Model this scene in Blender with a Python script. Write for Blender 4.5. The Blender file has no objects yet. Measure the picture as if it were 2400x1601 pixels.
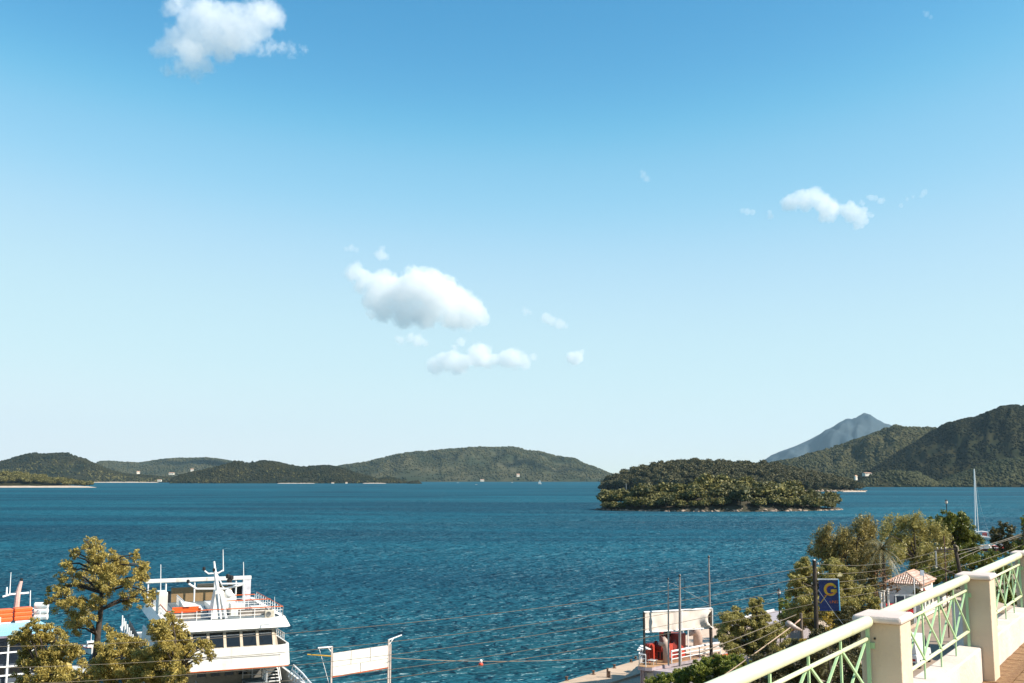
import bpy, math, random
import numpy as np
from mathutils import Vector, Matrix

SC = bpy.context.scene
COL = SC.collection
rng = np.random.default_rng(7)
random.seed(7)
R = math.radians

# ------------------------------------------------------------------ camera
F_PX, CAM_H, PITCH = 2450.0, 24.0, math.atan((1120 - 800.5) / 2450.0)
S_, C_ = math.sin(PITCH), math.cos(PITCH)
cam_d = bpy.data.cameras.new('camera')
cam = bpy.data.objects.new('camera', cam_d)
COL.objects.link(cam)
cam.location = (0, 0, CAM_H)
cam.rotation_euler = (math.pi / 2 + PITCH, 0, 0)
cam_d.sensor_width = 36.0
cam_d.lens = 36.0 * F_PX / 2400.0
cam_d.clip_start = 0.1
cam_d.clip_end = 60000
SC.camera = cam

# ------------------------------------------------------------------ sky, sun, exposure
SUN_AZ, SUN_EL = R(109), R(41)
world = bpy.data.worlds.new('World')
SC.world = world
world.use_nodes = True
wn, wl = world.node_tree.nodes, world.node_tree.links
wn.clear()
w_out = wn.new('ShaderNodeOutputWorld')
w_bg = wn.new('ShaderNodeBackground')
w_sky = wn.new('ShaderNodeTexSky')
w_sky.sky_type = 'NISHITA'
w_sky.sun_disc = False
w_sky.sun_elevation = SUN_EL
w_sky.sun_rotation = SUN_AZ
w_sky.altitude = 0
w_sky.air_density = 1.0
w_sky.dust_density = 0.2
w_sky.ozone_density = 4.0
w_bg.inputs['Strength'].default_value = 0.085
# the photograph's film curve for the sky, one curve per channel, applied to the whole sky alike
w_dn = wn.new('ShaderNodeVectorMath'); w_dn.operation = 'SCALE'; w_dn.inputs['Scale'].default_value = 1 / 7
w_cv = wn.new('ShaderNodeRGBCurve')
w_up = wn.new('ShaderNodeVectorMath'); w_up.operation = 'SCALE'; w_up.inputs['Scale'].default_value = 7
for ci, pts in enumerate((((0, 0), (.10, .05), (.153, .105), (.211, .29), (.32, .54), (.50, .665), (.755, .775), (1, .83)),
                          ((0, 0), (.15, .185), (.273, .39), (.367, .625), (.524, .80), (.72, .885), (1, .92)),
                          ((0, 0), (.30, .395), (.512, .71), (.637, .88), (.74, .94), (.86, .955), (1, .97)))):
    c = w_cv.mapping.curves[ci]
    while len(c.points) > 2: c.points.remove(c.points[1])
    c.points[0].location = pts[0]; c.points[-1].location = pts[-1]
    for p_ in pts[1:-1]: c.points.new(*p_)
w_cv.mapping.update()
wl.new(w_sky.outputs[0], w_dn.inputs[0])
wl.new(w_dn.outputs[0], w_cv.inputs['Color'])
wl.new(w_cv.outputs[0], w_up.inputs[0])
wl.new(w_up.outputs[0], w_bg.inputs['Color'])
wl.new(w_bg.outputs[0], w_out.inputs['Surface'])

sun_vec = Vector((math.sin(SUN_AZ) * math.cos(SUN_EL), math.cos(SUN_AZ) * math.cos(SUN_EL), math.sin(SUN_EL)))
sun_d = bpy.data.lights.new('sun', 'SUN')
sun_d.energy = 5.0
sun_d.angle = R(0.53)
sun_d.color = (1.0, 0.93, 0.82)
sun = bpy.data.objects.new('sun', sun_d)
COL.objects.link(sun)
sun.rotation_euler = sun_vec.to_track_quat('Z', 'Y').to_euler()
sun.location = (200, -50, 200)

vs = SC.view_settings
vs.view_transform = 'Standard'
vs.look = 'None'
vs.exposure = 0.75
vs.gamma = 1
vs.use_curve_mapping = False
cy = SC.cycles
cy.max_bounces = 6
cy.diffuse_bounces = 3
cy.glossy_bounces = 3
cy.transmission_bounces = 4
cy.transparent_max_bounces = 8
cy.volume_bounces = 14
cy.volume_max_steps = 256
cy.use_denoising = True
cy.denoiser = 'OPENIMAGEDENOISE'
cy.caustics_reflective = False
cy.caustics_refractive = False

# ------------------------------------------------------------------ helpers
def P(px, py, Y):
    """world point on the line of sight through photo pixel (px, py) at distance Y ahead"""
    yv = (800.5 - py) / F_PX
    zy = (S_ + yv * C_) / (C_ - yv * S_)
    Z = zy * Y
    return Vector(((px - 1200) / F_PX * (Y * C_ + Z * S_), Y, CAM_H + Z))

def Pz(px, py, z):
    yv = (800.5 - py) / F_PX
    zy = (S_ + yv * C_) / (C_ - yv * S_)
    return P(px, py, (z - CAM_H) / zy)

def mpp(Y):
    return Y / F_PX

ORIGIN = {}
def tag(o, label=None, cat=None, group=None, kind=None):
    if label: o['label'] = label
    if cat: o['category'] = cat
    if group: o['group'] = group
    if kind: o['kind'] = kind
    return o

def thing(name, label, cat, loc, group=None):
    o = bpy.data.objects.new(name, None)
    COL.objects.link(o)
    o.location = loc
    o.empty_display_size = 0.3
    ORIGIN[o.name] = Vector(loc)
    return tag(o, label, cat, group)

class MB:
    """collects simple shapes (world coordinates) and links them as one mesh object"""
    def __init__(s):
        s.v, s.f = [], []
    def add(s, vs_, fs):
        n = len(s.v)
        s.v += [tuple(p) for p in vs_]
        s.f += [tuple(i + n for i in f) for f in fs]
        return s
    def hexa(s, p):
        return s.add(p, [(0, 3, 2, 1), (4, 5, 6, 7), (0, 1, 5, 4), (1, 2, 6, 5), (2, 3, 7, 6), (3, 0, 4, 7)])
    def box(s, c, sx, sy, sz, ax=None, ay=None):
        c = Vector(c); ax = Vector(ax or (1, 0, 0)); ay = Vector(ay or (0, 1, 0)); az = ax.cross(ay)
        q = []
        for k in (-.5, .5):
            for i, j in ((-.5, -.5), (.5, -.5), (.5, .5), (-.5, .5)):
                q.append(c + ax * (i * sx) + ay * (j * sy) + az * (k * sz))
        return s.hexa(q)
    def tube(s, p, q, r0, r1=None, n=8):
        return s.path([p, q], [r0, r0 if r1 is None else r1], n)
    def path(s, pts, rad, n=8, caps=True):
        pts = [Vector(p) for p in pts]
        if not hasattr(rad, '__len__'): rad = [rad] * len(pts)
        rings = []
        prev = None
        for i, p in enumerate(pts):
            t = (pts[min(i + 1, len(pts) - 1)] - pts[max(i - 1, 0)])
            if t.length < 1e-9: t = Vector((0, 0, 1))
            t.normalize()
            if prev is None:
                a = Vector((0, 0, 1)) if abs(t.z) < 0.9 else Vector((1, 0, 0))
            else:
                a = prev
            x = (a - t * a.dot(t))
            if x.length < 1e-6: x = t.orthogonal()
            x.normalize(); prev = x
            y = t.cross(x)
            rings.append([p + (x * math.cos(2 * math.pi * k / n) + y * math.sin(2 * math.pi * k / n)) * rad[i] for k in range(n)])
        vs_ = [v for r in rings for v in r]
        fs = []
        for i in range(len(rings) - 1):
            for k in range(n):
                fs.append((i * n + k, i * n + (k + 1) % n, (i + 1) * n + (k + 1) % n, (i + 1) * n + k))
        if caps:
            fs.append(tuple(range(n))[::-1])
            fs.append(tuple(range((len(rings) - 1) * n, len(rings) * n)))
        return s.add(vs_, fs)
    def prism(s, poly, off):
        poly = [Vector(p) for p in poly]; off = Vector(off); n = len(poly)
        return s.add(poly + [p + off for p in poly],
                     [tuple(range(n))[::-1], tuple(range(n, 2 * n))] + [(i, (i + 1) % n, n + (i + 1) % n, n + i) for i in range(n)])
    def lathe(s, c, prof, n=16):
        """prof: list of (radius, z) above c"""
        c = Vector(c); vs_ = []; fs = []
        for r, z in prof:
            vs_ += [c + Vector((r * math.cos(2 * math.pi * k / n), r * math.sin(2 * math.pi * k / n), z)) for k in range(n)]
        for i in range(len(prof) - 1):
            for k in range(n):
                fs.append((i * n + k, i * n + (k + 1) % n, (i + 1) * n + (k + 1) % n, (i + 1) * n + k))
        fs.append(tuple(range(n))[::-1]); fs.append(tuple(range((len(prof) - 1) * n, len(prof) * n)))
        return s.add(vs_, fs)
    def loft(s, rings, closed=True, caps=True):
        n = len(rings[0]); vs_ = [v for r in rings for v in r]; fs = []
        m = n if closed else n - 1
        for i in range(len(rings) - 1):
            for k in range(m):
                fs.append((i * n + k, i * n + (k + 1) % n, (i + 1) * n + (k + 1) % n, (i + 1) * n + k))
        if caps and closed:
            fs.append(tuple(range(n))[::-1]); fs.append(tuple(range((len(rings) - 1) * n, len(rings) * n)))
        return s.add(vs_, fs)
    def build(s, name, m, parent=None, smooth=False, loc=None, bevel=0, kind=None):
        o0 = ORIGIN[parent.name] if parent else Vector(loc or (0, 0, 0))
        me = bpy.data.meshes.new(name)
        me.from_pydata([(x - o0.x, y - o0.y, z - o0.z) for x, y, z in s.v], [], s.f)
        me.validate()
        if smooth:
            me.polygons.foreach_set('use_smooth', [True] * len(me.polygons))
        o = bpy.data.objects.new(name, me)
        COL.objects.link(o)
        me.materials.append(m)
        if parent: o.parent = parent
        elif loc: o.location = loc
        ORIGIN[o.name] = o0
        if bevel:
            b = o.modifiers.new('bevel', 'BEVEL'); b.width = bevel; b.segments = 2; b.limit_method = 'ANGLE'
        if kind: o['kind'] = kind
        return o

def np_mesh(name, verts, faces, m, parent=None, kind=None, smooth=False):
    """verts (N,3) world, faces (M,k) with constant k"""
    o0 = np.array(ORIGIN[parent.name]) if parent else np.zeros(3)
    me = bpy.data.meshes.new(name)
    verts = np.asarray(verts, dtype=np.float32) - o0.astype(np.float32)
    faces = np.asarray(faces, dtype=np.int32)
    M, k = faces.shape
    me.vertices.add(len(verts)); me.vertices.foreach_set('co', verts.ravel())
    me.loops.add(M * k); me.loops.foreach_set('vertex_index', faces.ravel())
    me.polygons.add(M)
    me.polygons.foreach_set('loop_start', np.arange(0, M * k, k, dtype=np.int32))
    me.polygons.foreach_set('loop_total', np.full(M, k, dtype=np.int32))
    if smooth: me.polygons.foreach_set('use_smooth', np.ones(M, dtype=bool))
    me.update(calc_edges=True)
    o = bpy.data.objects.new(name, me)
    COL.objects.link(o)
    me.materials.append(m)
    if parent: o.parent = parent
    ORIGIN[o.name] = Vector(o0)
    if kind: o['kind'] = kind
    return o

def letter(ch, size, ext, mtx, m, parent):
    cu = bpy.data.curves.new('letter', 'FONT'); cu.body = ch; cu.size = size; cu.extrude = ext; cu.align_x = 'CENTER'
    tmp = bpy.data.objects.new('letter_curve', cu); COL.objects.link(tmp)
    dg = bpy.context.evaluated_depsgraph_get()
    me = bpy.data.meshes.new_from_object(tmp.evaluated_get(dg))
    bpy.data.objects.remove(tmp); bpy.data.curves.remove(cu)
    o = bpy.data.objects.new('letter', me); COL.objects.link(o)
    me.materials.clear(); me.materials.append(m)
    o.parent = parent; o.matrix_local = mtx
    return o

# value noise in numpy
_tab = np.random.default_rng(99).random((256, 256)).astype(np.float64)
def vnoise(x, y):
    xi, yi = np.floor(x).astype(int), np.floor(y).astype(int)
    fx, fy = x - xi, y - yi
    fx, fy = fx * fx * (3 - 2 * fx), fy * fy * (3 - 2 * fy)
    g = lambda a, b: _tab[a % 256, b % 256]
    return (g(xi, yi) * (1 - fx) + g(xi + 1, yi) * fx) * (1 - fy) + (g(xi, yi + 1) * (1 - fx) + g(xi + 1, yi + 1) * fx) * fy
def fbm(x, y, oct=4):
    x, y = np.asarray(x, float), np.asarray(y, float)
    t, a, n = 0, 0.5, 0
    for k in range(oct):
        t = t + a * vnoise(x * 2 ** k + 17 * k, y * 2 ** k + 31 * k); n += a; a *= 0.5
    return t / n

# ------------------------------------------------------------------ materials
MATS = {}
def new_mat(name):
    m = bpy.data.materials.new(name); m.use_nodes = True
    nt = m.node_tree; nt.nodes.clear()
    out = nt.nodes.new('ShaderNodeOutputMaterial')
    return m, nt, nt.nodes, nt.links, out

def pm(name, col, rough=0.5, metal=0.0, var=0.12, scale=3.0, bump=0.0, col2=None, spec=0.5, detail=5.0, thr=(0.35, 0.65)):
    """painted or plain surface: base colour mottled by noise (towards col2 if given), with fine relief"""
    if name in MATS: return MATS[name]
    m, nt, N, L, out = new_mat(name)
    b = N.new('ShaderNodeBsdfPrincipled')
    tc = N.new('ShaderNodeTexCoord')
    nz = N.new('ShaderNodeTexNoise'); nz.inputs['Scale'].default_value = scale; nz.inputs['Detail'].default_value = detail
    L.new(tc.outputs['Object'], nz.inputs['Vector'])
    mr = N.new('ShaderNodeMapRange'); mr.inputs[1].default_value = thr[0]; mr.inputs[2].default_value = thr[1]
    L.new(nz.outputs['Fac'], mr.inputs[0])
    mx = N.new('ShaderNodeMix'); mx.data_type = 'RGBA'
    c2 = col2 or tuple(max(0, c * (1 - 2 * var)) for c in col)
    mx.inputs[6].default_value = (*col, 1); mx.inputs[7].default_value = (*c2, 1)
    L.new(mr.outputs[0], mx.inputs[0])
    L.new(mx.outputs[2], b.inputs['Base Color'])
    b.inputs['Roughness'].default_value = rough
    b.inputs['Metallic'].default_value = metal
    b.inputs['Specular IOR Level'].default_value = spec
    if bump:
        n2 = N.new('ShaderNodeTexNoise'); n2.inputs['Scale'].default_value = scale * 12; n2.inputs['Detail'].default_value = 4
        L.new(tc.outputs['Object'], n2.inputs['Vector'])
        bp = N.new('ShaderNodeBump'); bp.inputs['Strength'].default_value = bump; bp.inputs['Distance'].default_value = 0.02
        L.new(n2.outputs['Fac'], bp.inputs['Height'])
        L.new(bp.outputs[0], b.inputs['Normal'])
    L.new(b.outputs[0], out.inputs['Surface'])
    MATS[name] = m
    return m

def leaf_mat(name, c1, c2, trans=0.3, rough=0.5):
    if name in MATS: return MATS[name]
    m, nt, N, L, out = new_mat(name)
    g = N.new('ShaderNodeNewGeometry')
    mx = N.new('ShaderNodeMix'); mx.data_type = 'RGBA'
    mx.inputs[6].default_value = (*c1, 1); mx.inputs[7].default_value = (*c2, 1)
    L.new(g.outputs['Random Per Island'], mx.inputs[0])
    b = N.new('ShaderNodeBsdfPrincipled'); b.inputs['Roughness'].default_value = rough
    b.inputs['Specular IOR Level'].default_value = 0.35
    t = N.new('ShaderNodeBsdfTranslucent')
    L.new(mx.outputs[2], b.inputs['Base Color']); L.new(mx.outputs[2], t.inputs['Color'])
    ms = N.new('ShaderNodeMixShader'); ms.inputs[0].default_value = trans
    L.new(b.outputs[0], ms.inputs[1]); L.new(t.outputs[0], ms.inputs[2])
    L.new(ms.outputs[0], out.inputs['Surface'])
    MATS[name] = m
    return m

def far_leaf_mat(name, c1, c2, scale):
    """foliage of a far wood: patches of different kinds of trees plus tree to tree variation"""
    m = leaf_mat(name, c1, c2, 0.0, 0.9)
    [n for n in m.node_tree.nodes if n.bl_idname == 'ShaderNodeBsdfPrincipled'][0].inputs['Specular IOR Level'].default_value = .03
    N, L = m.node_tree.nodes, m.node_tree.links
    mx = [n for n in N if n.bl_idname == 'ShaderNodeMix'][0]
    g = [n for n in N if n.bl_idname == 'ShaderNodeNewGeometry'][0]
    nz = N.new('ShaderNodeTexNoise'); nz.inputs['Scale'].default_value = scale; nz.inputs['Detail'].default_value = 4
    L.new(g.outputs['Position'], nz.inputs['Vector'])
    mr = N.new('ShaderNodeMapRange'); mr.inputs[1].default_value = .36; mr.inputs[2].default_value = .64
    L.new(nz.outputs['Fac'], mr.inputs[0])
    b2 = N.new('ShaderNodeMix'); b2.data_type = 'FLOAT'; b2.inputs[0].default_value = .30
    L.new(mr.outputs[0], b2.inputs[2]); L.new(g.outputs['Random Per Island'], b2.inputs[3])
    L.new(b2.outputs[0], mx.inputs[0])
    return m

def streaky(m, col, amount, sx=2.2, sz=.18, lo=.56, hi=.78):
    """run-off stains: noise drawn out vertically, mixed over the base colour"""
    N, L = m.node_tree.nodes, m.node_tree.links
    b = [n for n in N if n.bl_idname == 'ShaderNodeBsdfPrincipled'][0]
    src = b.inputs['Base Color'].links[0].from_socket
    tc = [n for n in N if n.bl_idname == 'ShaderNodeTexCoord'][0]
    mp = N.new('ShaderNodeMapping'); mp.inputs['Scale'].default_value = (sx, sx, sz)
    L.new(tc.outputs['Object'], mp.inputs['Vector'])
    nz = N.new('ShaderNodeTexNoise'); nz.inputs['Scale'].default_value = 1.0; nz.inputs['Detail'].default_value = 6; nz.inputs['Roughness'].default_value = .6
    L.new(mp.outputs[0], nz.inputs['Vector'])
    mr = N.new('ShaderNodeMapRange'); mr.inputs[1].default_value = lo; mr.inputs[2].default_value = hi; mr.inputs[4].default_value = amount
    L.new(nz.outputs['Fac'], mr.inputs[0])
    mx = N.new('ShaderNodeMix'); mx.data_type = 'RGBA'; mx.inputs[7].default_value = (*col, 1)
    L.new(mr.outputs[0], mx.inputs[0]); L.new(src, mx.inputs[6]); L.new(mx.outputs[2], b.inputs['Base Color'])
    return m
white = streaky(pm('white_paint', (0.76, 0.74, 0.70), 0.4, var=0.05, scale=0.8, col2=(0.66, 0.63, 0.57)), (.34, .22, .13), .75)
white_metal = pm('white_enamel', (0.80, 0.79, 0.77), 0.35, var=0.04)
cream_wall = pm('cream_plaster', (0.72, 0.66, 0.56), 0.85, var=0.06, scale=2.5, bump=0.25, col2=(0.66, 0.60, 0.50))
white_plaster = pm('white_plaster', (0.76, 0.68, 0.61), 0.8, var=0.05, scale=2.0, bump=0.2, col2=(0.68, 0.60, 0.53))
dark_glass = pm('dark_glass', (0.010, 0.012, 0.014), 0.08, var=0.1, spec=0.6)
black_paint = pm('black_paint', (0.015, 0.014, 0.014), 0.5)
orange_paint = pm('orange_paint', (0.62, 0.13, 0.03), 0.5, var=0.1, col2=(0.50, 0.10, 0.025))
orange_plastic = pm('orange_plastic', (0.80, 0.12, 0.015), 0.45, var=0.08)
red_paint = pm('red_paint', (0.48, 0.055, 0.03), 0.5, var=0.15, scale=2.5, col2=(0.34, 0.04, 0.025))
tan_paint = pm('tan_paint', (0.36, 0.29, 0.21), 0.6, var=0.08)
brown_board = pm('brown_board', (0.28, 0.18, 0.085), 0.6, var=0.1, scale=2)
grey_deck = pm('grey_deck', (0.16, 0.19, 0.20), 0.7, var=0.15, scale=1.2)
wood_pole = pm('weathered_wood', (0.060, 0.042, 0.030), 0.85, var=0.3, scale=4, bump=0.5)
bark = pm('bark', (0.075, 0.055, 0.04), 0.9, var=0.3, scale=4, bump=0.6)
steel = pm('galvanised_steel', (0.42, 0.42, 0.41), 0.45, metal=0.5, var=0.15)
concrete = pm('quay_concrete', (0.50, 0.37, 0.265), 0.9, var=0.12, scale=0.35, bump=0.3, col2=(0.40, 0.29, 0.20))
cable_mat = pm('cable_sheath', (0.17, 0.14, 0.10), 0.6, var=0.1)
rubber = pm('tyre_rubber', (0.02, 0.02, 0.02), 0.8)
CLOUDS, HAZE = True, True

# ------------------------------------------------------------------ sea
def water_material():
    m, nt, N, L, out = new_mat('sea_water')
    tc = N.new('ShaderNodeTexCoord')
    def noise(sc, detail, rough=0.5, xs=1.0, ys=1.0, dist=0.0, rot=0.0):
        mp = N.new('ShaderNodeMapping'); mp.inputs['Scale'].default_value = (xs, ys, 1); mp.inputs['Rotation'].default_value = (0, 0, rot)
        L.new(tc.outputs['Object'], mp.inputs['Vector'])
        n = N.new('ShaderNodeTexNoise'); n.inputs['Scale'].default_value = sc; n.inputs['Detail'].default_value = detail
        n.inputs['Roughness'].default_value = rough; n.inputs['Distortion'].default_value = dist
        L.new(mp.outputs[0], n.inputs['Vector'])
        return n.outputs['Fac']
    def math_(op, a, b=None, c=None):
        n = N.new('ShaderNodeMath'); n.operation = op
        for i, q in enumerate((a, b, c)):
            if q is None: continue
            if isinstance(q, (int, float)): n.inputs[i].default_value = q
            else: L.new(q, n.inputs[i])
        return n.outputs[0]
    swell = noise(0.12, 1.5, 0.45, 0.7, 1.0, 0.7, 0.25)
    chop = noise(0.50, 1.8, 0.45, 0.62, 1.0, 0.9, 0.2)
    wavelet = noise(0.95, 1.5, 0.5, 0.6, 1.0, 0.8, -0.1)
    gust = noise(0.012, 4, 0.6, 0.35, 1.0, 1.0, 0.05)
    amp = N.new('ShaderNodeMapRange'); amp.inputs[1].default_value = 0.3; amp.inputs[2].default_value = 0.7
    amp.inputs[3].default_value = 0.7; amp.inputs[4].default_value = 1.35
    L.new(gust, amp.inputs[0])
    h = math_('ADD', math_('MULTIPLY', swell, 4.6), math_('ADD', math_('MULTIPLY', chop, 2.4), math_('MULTIPLY', wavelet, 1.2)))
    h = math_('MULTIPLY', h, amp.outputs[0])
    bp = N.new('ShaderNodeBump'); bp.inputs['Strength'].default_value = 1.0; bp.inputs['Distance'].default_value = 1.0
    L.new(h, bp.inputs['Height'])
    # body colour of the water: deep blue, greener over the shallow bed by the shore, plus drifting patches
    geo = N.new('ShaderNodeNewGeometry')
    sep = N.new('ShaderNodeSeparateXYZ'); L.new(geo.outputs['Position'], sep.inputs[0])
    far = N.new('ShaderNodeMapRange'); far.interpolation_type = 'SMOOTHSTEP'
    far.inputs[1].default_value = 130; far.inputs[2].default_value = 330
    shore = math_('ADD', math_('MULTIPLY', sep.outputs['X'], -0.35), math_('MULTIPLY', sep.outputs['Y'], 1.0))
    shore = math_('ADD', shore, math_('MULTIPLY', noise(0.02, 3, 0.6, 0.5, 1.0, 1.5), 110))
    L.new(shore, far.inputs[0])
    mx = N.new('ShaderNodeMix'); mx.data_type = 'RGBA'
    mx.inputs[6].default_value = (0.006, 0.046, 0.054, 1); mx.inputs[7].default_value = (0.006, 0.056, 0.090, 1)
    L.new(far.outputs[0], mx.inputs[0])
    mx2 = N.new('ShaderNodeMix'); mx2.data_type = 'RGBA'
    mx2.inputs[7].default_value = (0.011, 0.112, 0.158, 1)
    L.new(mx.outputs[2], mx2.inputs[6])
    pf = N.new('ShaderNodeMapRange'); pf.inputs[1].default_value = 0.40; pf.inputs[2].default_value = 0.66
    L.new(noise(0.006, 4, 0.6, 0.22, 1.0, 1.5), pf.inputs[0])
    L.new(pf.outputs[0], mx2.inputs[0])
    b = N.new('ShaderNodeMixShader'); b.inputs[0].default_value = .05
    df = N.new('ShaderNodeBsdfDiffuse'); gl = N.new('ShaderNodeBsdfGlossy')
    gl.inputs['Roughness'].default_value = .42; gl.inputs['Color'].default_value = (.75, .92, 1, 1)
    L.new(mx2.outputs[2], df.inputs['Color'])
    L.new(bp.outputs[0], df.inputs['Normal']); L.new(bp.outputs[0], gl.inputs['Normal'])
    L.new(df.outputs[0], b.inputs[1]); L.new(gl.outputs[0], b.inputs[2])
    L.new(b.outputs[0], out.inputs['Surface'])
    return m
sea = MB().add([(-12400, -250, 0), (12400, -250, 0), (12400, 18400, 0), (-12400, 18400, 0)], [(0, 1, 2, 3)]).build('sea', water_material())
tag(sea, 'wind rippled teal blue sea of the bay between the islands', None, None, 'structure')

# ------------------------------------------------------------------ near shore ground
RA = R(33.0)
RD = Vector((math.sin(RA), math.cos(RA), 0))       # along the waterfront road
RN = Vector((math.cos(RA), -math.sin(RA), 0))      # away from the sea
def ground_z(x, y):
    s = -x * RN.x - y * RN.y
    t = x * RD.x + y * RD.y
    shore = np.interp(t, [60, 90], [76, 43.5])
    z = np.interp(s, [-60, 12, 28, 40], [15, 10.3, 10.0, 1.3])
    drop = np.clip((s - shore) / 1.2, 0, 1)
    z = z * (1 - drop) + (-4.0) * drop
    far = np.clip((t - 172) / 40, 0, 1)             # the road drops to the small harbour further on
    z = np.where(z > 1.3, 1.3 + (z - 1.3) * (1 - far * 0.75), z)
    return z
gx, gy = np.meshgrid(np.arange(-140, 330, 2.0), np.arange(-60, 300, 2.0))
gz = ground_z(gx, gy) + (fbm(gx * 0.2, gy * 0.2) - 0.5) * 0.12
nyy, nxx = gx.shape
idx = np.arange(nyy * nxx).reshape(nyy, nxx)
quads = np.stack([idx[:-1, :-1], idx[:-1, 1:], idx[1:, 1:], idx[1:, :-1]], -1).reshape(-1, 4)
earth = pm('dry_earth', (0.14, 0.105, 0.065), 0.95, var=0.25, scale=0.25, bump=0.5, col2=(0.075, 0.075, 0.032))
g = np_mesh('ground', np.stack([gx, gy, gz], -1).reshape(-1, 3), quads, earth, smooth=True)
tag(g, 'dry earth bank sloping from the road down to the quay', None, None, 'structure')

def SF(s, t, z=0.0):
    """world point from distance towards the sea (s), distance along the road (t)"""
    v = RN * (-s) + RD * t
    return Vector((v.x, v.y, z))

asphalt = pm('bleached_asphalt', (0.30, 0.215, 0.155), 0.92, var=0.12, scale=0.5, bump=0.3, col2=(0.24, 0.175, 0.125))  # pale bleached asphalt, mottled at random
road = MB()
vs_, fs_ = [], []
for i, t in enumerate(np.arange(40, 176, 4.0)):
    for s in (14.0, 17.0, 20.0, 23.0):
        p = SF(s, t); vs_.append((p.x, p.y, float(ground_z(p.x, p.y)) + 0.12))
n = len(np.arange(40, 176, 4.0))
for i in range(n - 1):
    for k in range(3):
        fs_.append((i * 4 + k, i * 4 + k + 1, i * 4 + 5 + k, i * 4 + 4 + k))
road.add(vs_, [f[::-1] for f in fs_])
tag(road.build('road', asphalt), 'pale sun bleached road running behind the trees above the quay', None, None, 'structure')
kerb = MB()
for k in range(22):
    a, b_ = SF(23.15, 44 + k * 6), SF(23.15, 49.95 + k * 6)
    za, zb = float(ground_z(a.x, a.y)), float(ground_z(b_.x, b_.y))
    mid = (a + b_) / 2
    kerb.box((mid.x, mid.y, (za + zb) / 2 + 0.12), 0.25, 5.93, 0.34, RN, RD)
tag(kerb.build('kerb', concrete), 'low concrete kerb along the seaward edge of the road', None, None, 'structure')

# pier along the water with a step running down its middle
pier = MB()
q0, q1 = Vector((5.1, 120, 0)), Vector((16.6, 136, 0))
pd = (q1 - q0).normalized(); pn = Vector((pd.y, -pd.x, 0))
a0, a1 = q0 - pd * 60, q0 + pd * 78
for off, w, zt in ((0.0, 4.6, 1.40), (4.6, 6.0, 1.15)):
    c0, c1 = a0 + pn * off, a1 + pn * off
    d0, d1 = c0 + pn * w, c1 + pn * w
    pier.hexa([(c0.x, c0.y, -4), (d0.x, d0.y, -4), (d1.x, d1.y, -4), (c1.x, c1.y, -4),
               (c0.x, c0.y, zt), (d0.x, d0.y, zt), (d1.x, d1.y, zt), (c1.x, c1.y, zt)])
tag(pier.build('quay', concrete), 'sand coloured concrete quay reaching into the water', None, None, 'structure')
for k, (px, py, h) in enumerate(((1328, 1590, .45), (1391, 1576, .45), (1440, 1561, .45), (1479, 1547, .35), (1490, 1540, .35))):
    p = Pz(px, py + 5, 1.4)
    b_ = MB().lathe((p.x, p.y, 1.4), [(0.24, 0), (0.24, .05), (0.13, .07), (0.12, h * .75), (0.2, h * .8), (0.2, h)], 10)
    lab = ['rusty mooring bollard on the quay edge nearest the bottom of the photo', 'rusty mooring bollard on the quay edge, second from the bottom',
           'rusty mooring bollard on the quay edge, third from the bottom', 'small mooring bollard on the quay just before the banner post',
           'small mooring bollard holding the rope beside the banner post'][k]
    tag(b_.build('mooring_bollard', pm('rusty_iron', (0.16, 0.09, 0.055), 0.8, var=0.3, scale=6)), lab, 'bollard', 'bollards along the quay edge')
for px, h, lab in ((1424, 1.05, 'taller of the two rusty posts standing on the quay'), (1428.5, .7, 'shorter of the two rusty posts standing on the quay')):
    p = Pz(px, 1588, 1.4)
    b_ = MB().lathe((p.x, p.y, 1.4), [(0.12, 0), (0.11, h * .9), (0.14, h * .92), (0.14, h)], 10)
    tag(b_.build('iron_post', MATS['rusty_iron']), lab, 'post', 'iron posts on the quay')

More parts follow.
